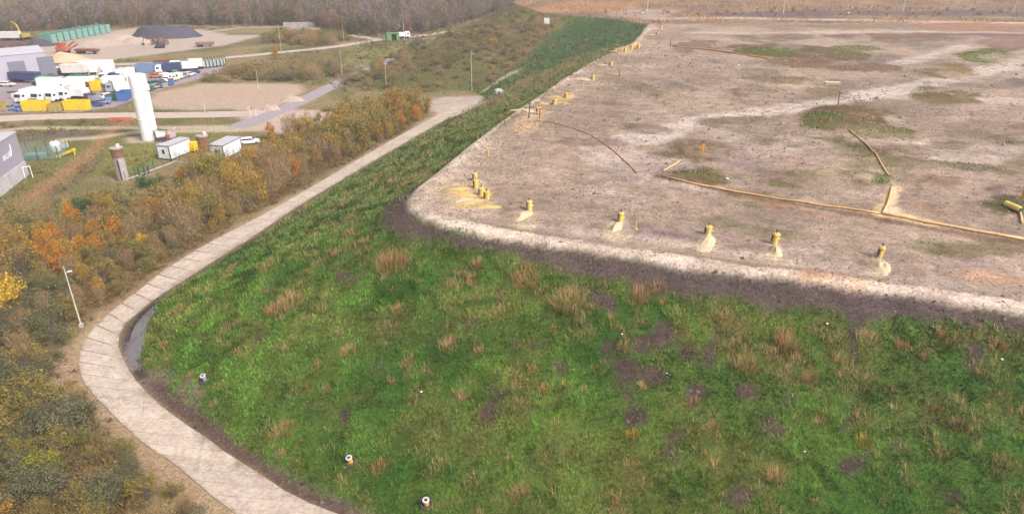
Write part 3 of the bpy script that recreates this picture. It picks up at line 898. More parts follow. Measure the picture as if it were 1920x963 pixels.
# ------------------------------------------------------------------ roads
def resample(P, n):
    P = np.asarray(P)
    L = np.concatenate([[0], np.cumsum(np.linalg.norm(np.diff(P, axis=0), axis=1))])
    t = np.linspace(0, L[-1], n)
    return np.stack([np.interp(t, L, P[:, i]) for i in range(P.shape[1])], -1)
A_ = resample(smooth_line(rdl, 1.0), 400)
B_ = resample(smooth_line(rdr, 1.0), 400)
mid = 0.5 * (A_ + B_)
Lm = np.concatenate([[0], np.cumsum(np.linalg.norm(np.diff(mid, axis=0), axis=1))])
sl = MB()
s0, i_slab = 0.0, 0
while s0 < Lm[-1] - 0.5:
    s1 = min(s0 + 2.75, Lm[-1])
    def pick(PL, s_):
        return np.array([np.interp(s_, Lm, PL[:, i]) for i in range(3)])
    bend = 38 < s0 < 78
    go, gi = (0.22, 0.04) if bend else (0.03, 0.03)
    if s0 <= 38: go, gi = (0.10, 0.07) if i_slab % 4 == 0 else (0.06, 0.035)
    i_slab += 1
    a0, a1, b0, b1 = pick(A_, s0 + go / 2), pick(A_, s1 - go / 2), pick(B_, s0 + gi / 2), pick(B_, s1 - gi / 2)
    hj = [random.gauss(0.10, 0.008) for _ in range(4)]
    top = [(a0[0], a0[1], hj[0]), (b0[0], b0[1], hj[1]), (b1[0], b1[1], hj[2]), (a1[0], a1[1], hj[3])]
    bot = [(p[0], p[1], -0.05) for p in top]
    sl.add(bot + top, [(4, 5, 6, 7), (0, 1, 5, 4), (1, 2, 6, 5), (2, 3, 7, 6), (3, 0, 4, 7)])
    s0 = s1
ro = sl.obj('concrete_road', M['concrete'])
la = ro.data.attributes.new('lane', 'FLOAT', 'POINT')
la.data.foreach_set('value', np.tile(np.array([0, 1, 1, 0], np.float32), len(ro.data.vertices) // 4))
def lane_mud(m):
    n = m.node_tree
    b = n.nodes['Principled BSDF']
    src = b.inputs['Base Color'].links[0].from_socket
    at_ = n.nodes.new('ShaderNodeAttribute')
    at_.attribute_name = 'lane'
    tc = n.nodes.new('ShaderNodeTexCoord')
    nz = n.nodes.new('ShaderNodeTexNoise')
    nz.inputs['Scale'].default_value = 0.55
    nz.inputs['Detail'].default_value = 7
    nz.inputs['Roughness'].default_value = 0.7
    n.links.new(tc.outputs['Object'], nz.inputs['Vector'])
    cr = n.nodes.new('ShaderNodeValToRGB')
    e = cr.color_ramp.elements
    e[0].position, e[0].color = 0.0, (.75, .75, .75, 1)
    e[1].position, e[1].color = 1.0, (.9, .9, .9, 1)
    for p_, c_ in ((.10, .12), (.24, .25), (.36, .06), (.50, .36), (.62, .06), (.76, .28), (.86, .45)):
        x = e.new(p_)
        x.color = (c_, c_, c_, 1)
    n.links.new(at_.outputs['Fac'], cr.inputs['Fac'])
    m1 = n.nodes.new('ShaderNodeMapRange')
    m1.inputs['From Min'].default_value, m1.inputs['From Max'].default_value = .36, .66
    n.links.new(nz.outputs['Fac'], m1.inputs['Value'])
    mm = n.nodes.new('ShaderNodeMath')
    mm.operation = 'MULTIPLY'
    n.links.new(cr.outputs['Color'], mm.inputs[0])
    n.links.new(m1.outputs[0], mm.inputs[1])
    mc = n.nodes.new('ShaderNodeMix')
    mc.data_type = 'RGBA'
    n.links.new(mm.outputs[0], mc.inputs[0])
    n.links.new(src, mc.inputs[6])
    mc.inputs[7].default_value = (*C(140, 116, 98), 1)
    # dark specks and hairline cracks
    vo = n.nodes.new('ShaderNodeTexVoronoi')
    vo.feature = 'DISTANCE_TO_EDGE'
    vo.inputs['Scale'].default_value = .13
    vo.inputs['Randomness'].default_value = 1.0
    n.links.new(tc.outputs['Object'], vo.inputs['Vector'])
    m2 = n.nodes.new('ShaderNodeMapRange')
    m2.inputs['From Min'].default_value, m2.inputs['From Max'].default_value = 0.0, .01
    m2.inputs['To Min'].default_value, m2.inputs['To Max'].default_value = .8, 1.0
    n.links.new(vo.outputs['Distance'], m2.inputs['Value'])
    n2 = n.nodes.new('ShaderNodeTexNoise')
    n2.inputs['Scale'].default_value = 3.2
    n2.inputs['Detail'].default_value = 4
    n.links.new(tc.outputs['Object'], n2.inputs['Vector'])
    m3 = n.nodes.new('ShaderNodeMapRange')
    m3.inputs['From Min'].default_value, m3.inputs['From Max'].default_value = .35, .55
    m3.inputs['To Min'].default_value, m3.inputs['To Max'].default_value = 0.8, 1.05
    n.links.new(n2.outputs['Fac'], m3.inputs['Value'])
    mk = n.nodes.new('ShaderNodeMath')
    mk.operation = 'MULTIPLY'
    n.links.new(m2.outputs[0], mk.inputs[0])
    n.links.new(m3.outputs[0], mk.inputs[1])
    sc_ = n.nodes.new('ShaderNodeVectorMath')
    sc_.operation = 'SCALE'
    n.links.new(mc.outputs[2], sc_.inputs[0])
    n.links.new(mk.outputs[0], sc_.inputs['Scale'])
    n.links.new(sc_.outputs[0], b.inputs['Base Color'])
lane_mud(M['concrete'])
tag(ro, kind='structure')
dw = smooth_line([ground(u, v) for u, v in ((254, 690), (250, 668), (254, 640), (263, 612), (278, 588), (297, 568))], .8)
dn = np.gradient(dw, axis=0)
dn /= np.linalg.norm(dn, axis=1)[:, None]
dn = np.stack([-dn[:, 1], dn[:, 0], 0 * dn[:, 0]], -1)
wv = (0.55 * np.sin(np.linspace(.12, math.pi - .12, len(dw))) * (1 + .5 * vnoise(np.arange(len(dw)) / 3.0, np.zeros(len(dw)), 5)))[:, None]
da, db = dw + dn * wv, dw - dn * wv
wz = float(bil(Z, dw[:, 0], dw[:, 1]).max()) + .05
da[:, 2] = bil(Z, da[:, 0], da[:, 1]) + .04
db[:, 2] = bil(Z, db[:, 0], db[:, 1]) + .04
nd = len(dw)
wmat = mat('muddy_water', (0.16, 0.14, 0.15), 0.22, 0.25, 1.2)
tag(link(bpy.data.objects.new('ditch_water', np_mesh('ditch_water', np.concatenate([da, db]), np.array([(i, nd + i, nd + i + 1, i + 1) for i in range(nd - 1)]), [wmat]))), kind='structure')
def ribbon(name, pts, w, m, z=0.03, step=4.0, wob=0.15):
    P = smooth_line([at(u, v) for u, v in pts], step)
    d = np.gradient(P, axis=0)
    d /= np.linalg.norm(d, axis=1)[:, None] + 1e-9
    nrm = np.stack([-d[:, 1], d[:, 0], 0 * d[:, 0]], -1)
    ww = w / 2 * (1 + wob * (rng.random(len(P)) - 0.5))[:, None]
    a, b = P + nrm * ww, P - nrm * ww
    a[:, 2] = b[:, 2] = z
    n = len(P)
    vs_ = np.concatenate([a, b])
    f = np.array([(i, i + 1, n + i + 1, n + i) for i in range(n - 1)])[:, ::-1]
    o = link(bpy.data.objects.new(name, np_mesh(name, vs_, f, [m])))
    return tag(o, kind='structure')
ribbon('asphalt_road', [(440, 240), (500, 218), (560, 192), (620, 163), (680, 137), (740, 110)], 5.5, M['asphalt'], 0.035)
ribbon('side_road', [(-60, 226), (60, 220), (200, 217), (330, 216), (440, 214), (500, 212)], 6.5, M['pale_road'], 0.03)
ribbon('far_road', [(-60, 136), (120, 125), (300, 118), (430, 108), (520, 99), (620, 89), (690, 78), (730, 73), (800, 66), (850, 58)], 5.0, M['pale_road'], 0.03)
ribbon('branch_road', [(655, 66), (680, 70), (705, 74)], 4.5, M['pale_road'], 0.04)
yard = MB()
yp = [at(u, v) for u, v in ((-60, 214), (150, 210), (215, 200), (290, 172), (365, 150), (425, 132), (420, 116), (330, 118), (230, 126), (150, 128), (60, 132), (-60, 140))]
yard.add([(p[0], p[1], 0.05) for p in yp] + [(p[0], p[1], -0.1) for p in yp],
         [tuple(range(len(yp)))] + [(i, (i + 1) % len(yp), len(yp) + (i + 1) % len(yp), len(yp) + i) for i in range(len(yp))])
tag(yard.obj('yard_paving', M['yard']), kind='structure')

# ------------------------------------------------------------------ vegetation
def blades(P, Lh, wd, lean, az, nseg=1, down=None):
    """P base points (n,3); quads tapering to a near point"""
    n = len(P)
    ca, sa = np.cos(az), np.sin(az)
    side = np.stack([-sa, ca, 0 * az], -1)
    dirv = np.stack([ca * np.sin(lean), sa * np.sin(lean), np.cos(lean)], -1)
    if down is not None:
        dirv = dirv + down
        dirv /= np.linalg.norm(dirv, axis=1)[:, None]
    tip = P + dirv * Lh[:, None]
    v = np.empty((n, 4, 3))
    v[:, 0] = P - side * wd[:, None] / 2
    v[:, 1] = P + side * wd[:, None] / 2
    v[:, 2] = tip + side * wd[:, None] * 0.18
    v[:, 3] = tip - side * wd[:, None] * 0.18
    f = np.arange(n * 4).reshape(n, 4)
    return v.reshape(-1, 3), f
def rand_in(poly, n, seed=0):
    r = np.random.default_rng(seed)
    P = np.asarray(poly)[:, :2]
    lo, hi = P.min(0), P.max(0)
    out = np.empty((0, 2))
    while len(out) < n:
        c = lo + (hi - lo) * r.random((n * 2, 2))
        c = c[poly_sd(c[:, 0], c[:, 1], P) < 0]
        out = np.concatenate([out, c])
    return out[:n]

# --- green turf blades
def make_turf():
    r = np.random.default_rng(3)
    n = 1100000
    # sample in rings so that density follows the visible detail
    th_ = r.uniform(R(-46), R(49), n)
    rr = 34 * (345 / 34) ** r.random(n)
    x, y = rr * np.sin(th_), rr * np.cos(th_)
    vg_ = bil(veg, x, y)
    dlv = bil(dl0, x, y)
    keep = (r.random(n) < vg_ * 0.95) & (dlv > 0.9) & (x > -70)
    x, y, rr = x[keep], y[keep], rr[keep]
    z = bil(Z, x, y)
    n = len(x)
    cl = vnoise(x / 0.8, y / 0.8, 9) ** 1.5
    Lh = (0.12 + 0.38 * cl + 0.10 * r.random(n)) * np.clip(rr / 60, 0.9, 1.8)
    wd = (0.03 + 0.035 * r.random(n)) * np.clip(rr / 50, 0.8, 3.0)
    az = vnoise(x / 2.3, y / 2.3, 19) * 9 + r.normal(0, 0.9, n)
    lean = np.clip(r.normal(0.6, 0.3, n), 0.05, 1.2)
    v, f = blades(np.stack([x, y, z - 0.03], -1), Lh, wd, lean, az)
    a_ = sstep(-.45, .45, fbm(x, y, 4.5, 3, 201))[:, None]
    tn = C(70, 116, 38) * (1 - a_) + C(108, 152, 54) * a_
    st = (sstep(.12, .55, fbm(x, y, 7, 4, 202)) * .55 + .45 * (r.random(n) < .10))[:, None]
    tn = tn * (1 - st) + C(152, 144, 76) * st
    # the flank beside the road: duller, with withered bands along the slope
    wx, wy = x * .956 - y * .29, y * .956 + x * .29
    lf = (sstep(72, 100, y) * sstep(300, 215, y) * sstep(14, -8, x - (y - 90) * .33))[:, None]
    sb = sstep(-.15, .45, fbm(wx, wy / 6.0, 2.6, 4, 203))[:, None]
    dull = (C(112, 130, 72) * (1 - sb) + C(160, 138, 92) * sb)
    tn = tn * (1 - .72 * lf) + dull * .72 * lf
    fg = sstep(195, 240, y)[:, None]
    tn = tn * (1 - .8 * fg) + (C(78, 114, 62) * (1 - .3 * sb) + C(130, 126, 76) * .3 * sb) * .8 * fg
    tn = .95 * tn * r.uniform(.6, 1.4, (n, 1)) 
    tint4 = np.repeat(np.concatenate([tn, np.ones((n, 1))], 1), 4, 0)
    m = leaf_mat('turf_green', C(62, 106, 38), C(96, 132, 52), C(150, 138, 76), 0.30, 0.45, 0.0)
    nn_ = m.node_tree
    ta_ = nn_.nodes.new('ShaderNodeAttribute')
    ta_.attribute_name = 'tint'
    nn_.links.new(ta_.outputs['Color'], nn_.nodes['Principled BSDF'].inputs['Base Color'])
    clump_noise(m, 2.6, 0.42, 1.6)
    o = link(bpy.data.objects.new('turf_grass', np_mesh('turf_grass', v, f, [m], False, tint4)))
    tag(o, 'short green grass covering the sloping bank', 'grass', kind='stuff')
make_turf()

# --- dry grass
M_DRY = leaf_mat('dry_grass_tan', C(176, 128, 84), C(200, 154, 106), C(216, 178, 132), 0.5, 0.35, 0.2)
M_DRYO = leaf_mat('dry_grass_ochre', C(196, 150, 60), C(222, 182, 80), None, 0.5, 0.25, 0.1)
M_RUS = leaf_mat('russet_grass', C(196, 150, 112), C(210, 172, 134), C(150, 122, 104), 0.05, 0.35, 0.0)
def tuft_blades(cx, cy, rad, n, hgt, r, w=0.045, lean=0.3):
    a, q = r.random(n) * 2 * math.pi, np.sqrt(r.random(n)) * rad
    x, y = cx + q * np.cos(a), cy + q * np.sin(a)
    z = bil(Z, x, y) - 0.03
    return blades(np.stack([x, y, z], -1), hgt * r.uniform(0.6, 1.15, n), w * r.uniform(0.7, 1.5, n), np.abs(r.normal(lean * 0.6, lean * 0.6, n)) + 0.05, a + r.normal(0, 0.9, n))
def cat_mesh(parts):
    vs_, fs, b = [], [], 0
    for v, f in parts:
        vs_.append(v)
        fs.append(f + b)
        b += len(v)
    return np.concatenate(vs_), np.concatenate(fs)
r_ = np.random.default_rng(21)
parts = []
# loose scatter of withered stalks over the bank
x = r_.uniform(-40, 62, 13000)
y = r_.uniform(32, 110, 13000)
on = (bil(veg, x, y) > 0.7) & (bil(dl0, x, y) > 2)
dxy = fbm(x, y / 3.2, 1.6, 3, 71)
dens = 0.05 + 0.55 * sstep(0.08, 0.5, dxy) + (0.35 * sstep(16, 5, bil(dh, x, y)) + 0.14 * sstep(0, 35, x)) * sstep(-.15, .3, dxy)
sel = on & (r_.random(13000) < dens)
for px_, py_ in zip(x[sel], y[sel]):
    parts.append(tuft_blades(px_, py_, r_.uniform(0.25, 1.0), int(r_.integers(14, 60)), r_.uniform(0.3, 0.9), r_, 0.022, r_.uniform(.5, 1.1)))
x = r_.uniform(-40, 60, 5000)
y = r_.uniform(100, 260, 5000)
on = (bil(veg, x, y) > 0.2) & (bil(dl0, x, y) > 1.5) & (bil(dh, x, y) > .5)
for px_, py_ in zip(x[on], y[on]):
    if r_.random() < 0.25 + 1.2 * max(0, float(fbm(np.array([px_ + py_ * .3]) / 1.0, np.array([py_ * .35]), 6, 3, 72)[0])):
        parts.append(tuft_blades(px_, py_, r_.uniform(0.4, 1.1), int(r_.integers(8, 22)), r_.uniform(0.3, 0.7), r_, 0.06, 0.8))
v, f = cat_mesh(parts)
o = link(bpy.data.objects.new('withered_grass', np_mesh('withered_grass', v, f, [M_DRY])))
tag(o, 'withered tan grass stalks scattered through the green bank', 'grass', kind='stuff')
# standout tufts: (u, v, radius m, blades, height, ochre?, label)
TUFTS = [(735, 498, 1.5, 260, 1.5, 0, 'tall russet grass clump just below the dark corner of the plateau'),
         (545, 570, 1.3, 200, 1.3, 0, 'upright orange-tan grass clump on the left of the bank near the bend'),
         (512, 585, 0.8, 90, 1.1, 0, 'narrow tan grass clump left of the upright orange-tan clump'),
         (530, 812, 1.0, 120, 0.8, 0, 'spiky straw tuft near the road low on the bank'),
         (711, 880, 0.5, 60, 0.9, 0, 'pale straw tuft between the two orange wells'),
         (1620, 832, 0.5, 60, 0.8, 1, 'ochre yellow tuft above the long mauve soil scar'),
         (985, 530, 1.4, 180, 1.4, 0, 'tall orange grass clump under the shoulder, second from the corner'),
         (1065, 570, 1.6, 240, 1.5, 0, 'large tan grass clump running down the middle of the bank'),
         (1200, 560, 0.9, 120, 1.4, 0, 'golden grass clump below the dark soil band in the middle'),
         (1235, 545, 0.6, 60, 1.1, 0, 'thin pinkish grass clump right of the golden clump'),
         (1475, 650, 0.9, 110, 1.5, 0, 'tall tan grass clump right of the mauve soil patch'),
         (1400, 690, 0.8, 90, 1.2, 0, 'tan grass clump over the green hollow right of centre'),
         (1690, 652, 0.5, 60, 1.0, 0, 'small bright tan tuft below the dark band at right'),
         (1625, 640, 0.7, 80, 1.0, 0, 'pinkish tan tuft at the foot of the dark soil tongue'),
         (1455, 900, 0.5, 70, 1.3, 0, 'thin pale reed tuft near the bottom edge'),
         (1800, 805, 0.5, 60, 1.0, 0, 'brown grass tuft alone on the right of the bank'),
         (1890, 880, 0.9, 90, 0.8, 0, 'flattened orange tuft at the right edge of the picture'),
         (1335, 805, 0.5, 50, 0.7, 0, 'little tan tuft right of the mauve scars'),
         (1020, 735, 0.4, 50, 0.8, 0, 'little orange tuft in the middle of the bank'),
         (655, 660, 0.8, 90, 0.7, 0, 'pair of bleached tufts in the centre left of the bank'),
         (745, 582, 0.5, 60, 0.8, 0, 'short straw tuft left of the slanting soil scar'),
         (840, 650, 0.9, 90, 0.9, 0, 'sparse brown tuft below the slanting soil scar'),
         (975, 930, 0.7, 80, 0.8, 0, 'broken pale tuft right of the lowest orange well'),
         (1185, 820, 0.5, 60, 0.7, 1, 'yellowish tuft under the large mauve scar'),
         (895, 498, 0.6, 70, 0.9, 0, 'small orange tuft under the plateau edge right of the russet clump'),
         (900, 660, 0.5, 40, 0.8, 0, 'faint tan tuft left of the mauve hollow'),
         (1300, 755, 0.5, 40, 0.6, 0, 'fallen orange stalks under the round mauve scar'),
         (1520, 715, 0.5, 50, 1.1, 0, 'slim tan tuft right of the narrow mauve scar'),
         (1870, 655, 0.6, 70, 1.1, 0, 'reddish tuft near the white scrap at right')]
for (u, v_, rad, nb, hg, oc, lab) in TUFTS:
    g0 = ground(u, v_)
    vv, ff = tuft_blades(g0[0], g0[1], rad * r_.uniform(.9, 1.3), int(nb * 2.2), hg * .9, r_, 0.024, r_.uniform(.45, .8))
    vv = vv - g0
    o = link(bpy.data.objects.new('grass_tuft', np_mesh('grass_tuft', vv, ff, [M_DRYO if oc else M_DRY])))
    o.location = tuple(g0)
    tag(o, lab, 'grass tuft', 'dry grass tufts on the bank')

# --- russet grass on the high ground behind the plateau and on the ridge
def russet():
    r = np.random.default_rng(31)
    n = 150000
    x, y = r.uniform(-10, 330, n), r.uniform(262, 480, n)
    sdpv, sdhv = bil(sdp, x, y), bil(sdh, x, y)
    dark = bil(colr[..., 0], x, y)
    keep = (sdpv > 2) & (sdhv < 10) & (dark > 0.16) & (fbm(x, y, 14, 4, 8) + .25 * fbm(x, y, 3, 2, 9) > -0.12)
    x, y = x[keep], y[keep]
    n = len(x)
    return blades(np.stack([x, y, bil(Z, x, y) - 0.05], -1), r.uniform(0.3, 1.2, n) * (1 + .8 * fbm(x, y, 10, 2, 10)), r.uniform(0.10, 0.28, n), np.abs(r.normal(0.75, 0.35, n)), r.random(n) * 6.28)
v, f = russet()
o = link(bpy.data.objects.new('russet_grass', np_mesh('russet_grass', v, f, [M_RUS])))
tag(o, 'russet tall grass on the high ground behind the plateau', 'grass', kind='stuff')

# --- low weeds on plateau patches, meadow grass in the lowland
def weeds():
    r = np.random.default_rng(41)
    n = 420000
    th_ = r.uniform(R(-20), R(44), n)
    rr = 55 * (320 / 55) ** r.random(n)
    x, y = rr * np.sin(th_), rr * np.cos(th_)
    lum = bil(colr.sum(-1), x, y)
    gr = bil(colr[..., 1] - 0.78 * colr[..., 0], x, y)
    ok = (bil(sdp, x, y) < -2) & (lum < 0.62) & (r.random(n) < sstep(-0.01, 0.03, gr) * 0.95 + 0.02)
    x, y, rr = x[ok], y[ok], rr[ok]
    n = len(x)
    return blades(np.stack([x, y, bil(Z, x, y) - 0.02], -1), r.uniform(0.08, 0.3, n) * np.clip(rr / 110, 0.8, 1.3), r.uniform(0.03, 0.08, n) * np.clip(rr / 60, 1, 2.6),
                  np.abs(r.normal(0.5, 0.3, n)), r.random(n) * 6.28)
v, f = weeds()
m = leaf_mat('plateau_weeds', C(84, 102, 36), C(122, 106, 58), C(150, 116, 74), 0.16, 0.45, 0.0)
o = link(bpy.data.objects.new('plateau_weeds', np_mesh('plateau_weeds', v, f, [m])))
tag(o, 'low weeds in patches on the bare plateau', 'weeds', kind='stuff')
def meadow():
    r = np.random.default_rng(43)
    n = 260000
    th_ = r.uniform(R(-50), R(2), n)
    rr = 40 * (330 / 40) ** r.random(n)
    x, y = rr * np.sin(th_), rr * np.cos(th_)
    lum = bil(colr.sum(-1), x, y)
    ok = ((bil(dl0, x, y) < 0.1) | (bil(sdhill, x, y) < 0)) & (lum < 0.50) & (bil(paved, x, y) > 1.2) & (fbm(x, y, 6, 3, 18) > -0.3)
    x, y, rr = x[ok], y[ok], rr[ok]
    n = len(x)
    return blades(np.stack([x, y, bil(Z, x, y) - 0.02], -1), r.uniform(0.12, 0.36, n) * np.clip(rr / 110, 0.9, 1.3), r.uniform(0.03, 0.07, n) * np.clip(rr / 60, 1, 3.0),
                  np.abs(r.normal(0.85, 0.3, n)), r.random(n) * 6.28)
v, f = meadow()
m = leaf_mat('meadow_grass', C(122, 124, 64), C(154, 138, 88), C(186, 160, 114), 0.07, 0.3, 0.0)
o = link(bpy.data.objects.new('meadow_grass', np_mesh('meadow_grass', v, f, [m])))
tag(o, 'rough olive and straw meadow grass beside the roads', 'grass', kind='stuff')

# --- clods and stones on the plateau
def clods():
    r = np.random.default_rng(51)
    n = 40000
    th_ = r.uniform(R(-12), R(42), n)
    rr = 58 * (230 / 58) ** r.random(n)
    x, y = rr * np.sin(th_), rr * np.cos(th_)
    ok = (bil(sdp, x, y) < -0.5) & (r.random(n) < 0.25 + 0.9 * sstep(0.0, 0.4, fbm(x, y, 12, 3, 28)))
    x, y, rr = x[ok], y[ok], rr[ok]
    n = len(x)
    sz = r.uniform(0.05, 0.16, n) * np.clip(rr / 80, 1, 2) * (1 + 1.3 * (r.random(n) > 0.97))
    oc = np.array([(1, 0, 0), (0, 1, 0), (-1, 0, 0), (0, -1, 0), (0, 0, 0.8)], float)
    fc = np.array([(0, 1, 4), (1, 2, 4), (2, 3, 4), (3, 0, 4)])
    P = np.stack([x, y, bil(Z, x, y) - 0.01], -1)
    rot = r.random(n) * 6.28
    ca, sa = np.cos(rot), np.sin(rot)
    jit = oc[None] * r.uniform(0.6, 1.4, (n, 5, 3))
    vx = jit[..., 0] * ca[:, None] - jit[..., 1] * sa[:, None]
    vy = jit[..., 0] * sa[:, None] + jit[..., 1] * ca[:, None]
    v = P[:, None, :] + np.stack([vx, vy, jit[..., 2]], -1) * sz[:, None, None]
    f = (np.arange(n) * 5)[:, None, None] + fc[None]
    return v.reshape(-1, 3), f.reshape(-1, 3)
def bank_clods():
    r = np.random.default_rng(53)
    n = 90000
    x, y = r.uniform(-45, 70, n), r.uniform(33, 112, n)
    ok = (bil(dl0, x, y) > .2) & (bil(dh, x, y) > .3) & (r.random(n) < 1 - 2.2 * bil(veg, x, y)) & (bil(sdhill, x, y) > 0)
    x, y = x[ok], y[ok]
    n = len(x)
    sz = r.uniform(.04, .12, n) * (1 + 1.2 * (r.random(n) > .95))
    oc = np.array([(1, 0, 0), (0, 1, 0), (-1, 0, 0), (0, -1, 0), (0, 0, .9)], float)
    fc = np.array([(0, 1, 4), (1, 2, 4), (2, 3, 4), (3, 0, 4)])
    v = np.stack([x, y, bil(Z, x, y) - .01], -1)[:, None, :] + oc[None] * r.uniform(.5, 1.5, (n, 5, 3)) * sz[:, None, None]
    return v.reshape(-1, 3), ((np.arange(n) * 5)[:, None, None] + fc[None]).reshape(-1, 3)
v, f = bank_clods()
o = link(bpy.data.objects.new('bank_clods', np_mesh('bank_clods', v, f, [mat('dark_clods', C(108, 86, 84), 0.95, 0.1, 2, island=0.55)])))
tag(o, 'dark clods on the bare shoulder and scars of the bank', 'stones', kind='stuff')
v, f = clods()
m = mat('soil_clods', C(146, 126, 110), 0.95, 0.1, 2, island=0.5)
o = link(bpy.data.objects.new('soil_clods', np_mesh('soil_clods', v, f, [m])))
tag(o, 'loose clods and stones strewn over the plateau soil', 'stones', kind='stuff')

# --- shrubs and trees
def leaves(seed, n, cents, rad, size, flat=0.0):
    r = np.random.default_rng(seed)
    k_ = r.integers(0, len(cents), n)
    P = np.asarray(cents)[k_] + r.normal(0, 1, (n, 3)) * np.asarray(rad)[k_][:, None] * np.array([1, 1, 0.8])
    P[:, 2] = np.maximum(P[:, 2], 0.12)
    a = r.normal(0, 1, (n, 3))
    a /= np.linalg.norm(a, axis=1)[:, None]
    b = np.cross(a, r.normal(0, 1, (n, 3)))
    b /= np.linalg.norm(b, axis=1)[:, None] + 1e-9
    sz = size * r.uniform(0.6, 1.4, n)[:, None]
    if flat > 0:
        a = a * np.array([1, 1, flat])
    v = np.stack([P - a * sz, P - b * sz * 0.55, P + a * sz, P + b * sz * 0.55], 1)
    return v.reshape(-1, 3), np.arange(n * 4).reshape(n, 4)
def twigs(seed, n, cents, base_r, hgt, w, start=0.0):
    """thin three-sided shoots from the stool to the crown"""
    r = np.random.default_rng(seed)
    k_ = r.integers(0, len(cents), n)
    a, q = r.random(n) * 6.28, np.sqrt(r.random(n)) * base_r
    P0 = np.stack([q * np.cos(a), q * np.sin(a), np.full(n, -0.1) + start * hgt * r.random(n)], -1)
    P2 = np.asarray(cents)[k_] + r.normal(0, 0.16 * hgt, (n, 3)) * np.array([1, 1, 0.7])
    P2[:, 2] = np.maximum(P2[:, 2], 0.3)
    P1 = 0.5 * (P0 + P2) + np.array([0, 0, 1]) * (0.08 * hgt) + r.normal(0, 0.05 * hgt, (n, 3))
    ww = w * r.uniform(0.6, 1.5, n)
    ring = np.array([(1, 0), (-0.5, 0.87), (-0.5, -0.87)])
    vs_ = []
    for P, s_ in ((P0, 1.0), (P1, 0.7), (P2, 0.25)):
        for (rx, ry) in ring:
            vs_.append(P + np.stack([rx * ww * s_, ry * ww * s_, 0 * ww], -1))
    v = np.stack(vs_, 1)
    fb = []
    for i in range(2):
        for j in range(3):
            j2 = (j + 1) % 3
            fb.append((i * 3 + j, i * 3 + j2, (i + 1) * 3 + j2, (i + 1) * 3 + j))
    f = (np.arange(n) * 9)[:, None, None] + np.array(fb)[None]
    return v.reshape(-1, 3), f.reshape(-1, 4)
def crown_cents(seed, k_, rx, hgt, low=0.25, shape='dome'):
    r = np.random.default_rng(seed)
    out, rad = [], []
    while len(out) < k_:
        p = r.uniform(-1, 1, 3)
        z = (p[2] + 1) / 2
        if shape == 'dome':
            lim = math.sqrt(max(0, 1 - max(0, z - 0.35) ** 2 / 0.45))
        elif shape == 'cone':
            lim = (1 - z) * 0.85 + 0.18
        else:
            lim = 0.35 + 0.65 * math.sin(math.pi * min(1, z * 0.9 + 0.1))
        if math.hypot(p[0], p[1]) > lim:
            continue
        out.append((p[0] * rx, p[1] * rx, hgt * (low + (1 - low) * z * 0.93)))
        rad.append(r.uniform(0.55, 1.2) * hgt * 0.085)
    return out, rad
LM = {
    'orange': leaf_mat('leaves_orange', C(200, 128, 44), C(226, 156, 60), C(172, 130, 62), 0.5, 0.4, 0.3),
    'ochre': leaf_mat('leaves_ochre', C(176, 142, 64), C(204, 160, 76), C(148, 134, 68), 0.35, 0.4, 0.3),
    'yellow': leaf_mat('leaves_yellow', C(226, 180, 48), C(244, 200, 66), C(196, 166, 66), 0.5, 0.35, 0.2),
    'olive': leaf_mat('leaves_olive', C(122, 118, 56), C(158, 142, 74), C(164, 136, 78), 0.35, 0.4, 0.3),
    'brown': leaf_mat('leaves_brown', C(158, 124, 80), C(184, 146, 96), C(164, 138, 92), 0.35, 0.4, 0.3),
    'grey_green': leaf_mat('leaves_grey_green', C(106, 106, 74), C(132, 126, 94), C(116, 116, 66), 0.35, 0.4, 0.3),
    'lime': leaf_mat('leaves_lime', C(136, 138, 44), C(170, 160, 60), C(150, 126, 58), 0.5, 0.4, 0.2),
    'green': leaf_mat('leaves_dark_green', C(70, 98, 60), C(90, 116, 74), C(110, 118, 72), 0.4, 0.4, 0.2),
    'bare': leaf_mat('twigs_mauve', C(130, 112, 112), C(172, 146, 138), C(142, 130, 112), 0.05, 0.4, 0.7),
    'bare_brown': leaf_mat('twigs_brown', C(146, 114, 92), C(174, 136, 110), C(132, 114, 84), 0.05, 0.4, 0.7),
    'bare_olive': leaf_mat('twigs_olive', C(120, 108, 82), C(148, 128, 98), C(112, 106, 72), 0.05, 0.4, 0.7),
}
PROTO = {}
def shrub_meshes(kind, j):
    """two or three builds of every kind: (stem mesh, foliage mesh), modelled 4 m tall"""
    key = (kind, j)
    if key in PROTO:
        return PROTO[key]
    sd = hash(kind) % 1 + sum(map(ord, kind)) * 7 + j * 131
    hgt = 4.0
    if kind in ('orange', 'ochre', 'yellow'):
        c, rd = crown_cents(sd, 34, 1.35, hgt, 0.06, 'egg')
        st = twigs(sd + 1, 130, c, 0.6, hgt, 0.024)
        lf = leaves(sd + 2, 3000, c, rd, 0.08, 1.6)
        bark = M['birch_bark']
    elif kind == 'brown':
        c, rd = crown_cents(sd, 36, 1.7, hgt, 0.08, 'dome')
        st = twigs(sd + 1, 300, c, 1.1, hgt, 0.024)
        lf = leaves(sd + 2, 1500, c, rd, 0.07, 1.8)
        bark = M['birch_bark']
    elif kind == 'green':
        c, rd = crown_cents(sd, 40, 1.8, hgt, 0.1, 'dome')
        st = twigs(sd + 1, 30, c, 0.5, hgt, 0.04)
        lf = leaves(sd + 2, 3600, c, rd, 0.095)
        bark = M['bark']
    else:
        c, rd = crown_cents(sd, 40, 1.9, hgt, 0.04, 'dome')
        st = twigs(sd + 1, 110, c, 0.8, hgt, 0.026)
        lf = leaves(sd + 2, 3200, c, rd, 0.085)
        bark = M['grey_bark']
    a = np_mesh('stems', st[0], st[1], [bark])
    b = np_mesh('foliage', lf[0], lf[1], [LM[kind]])
    PROTO[key] = (a, b)
    return PROTO[key]
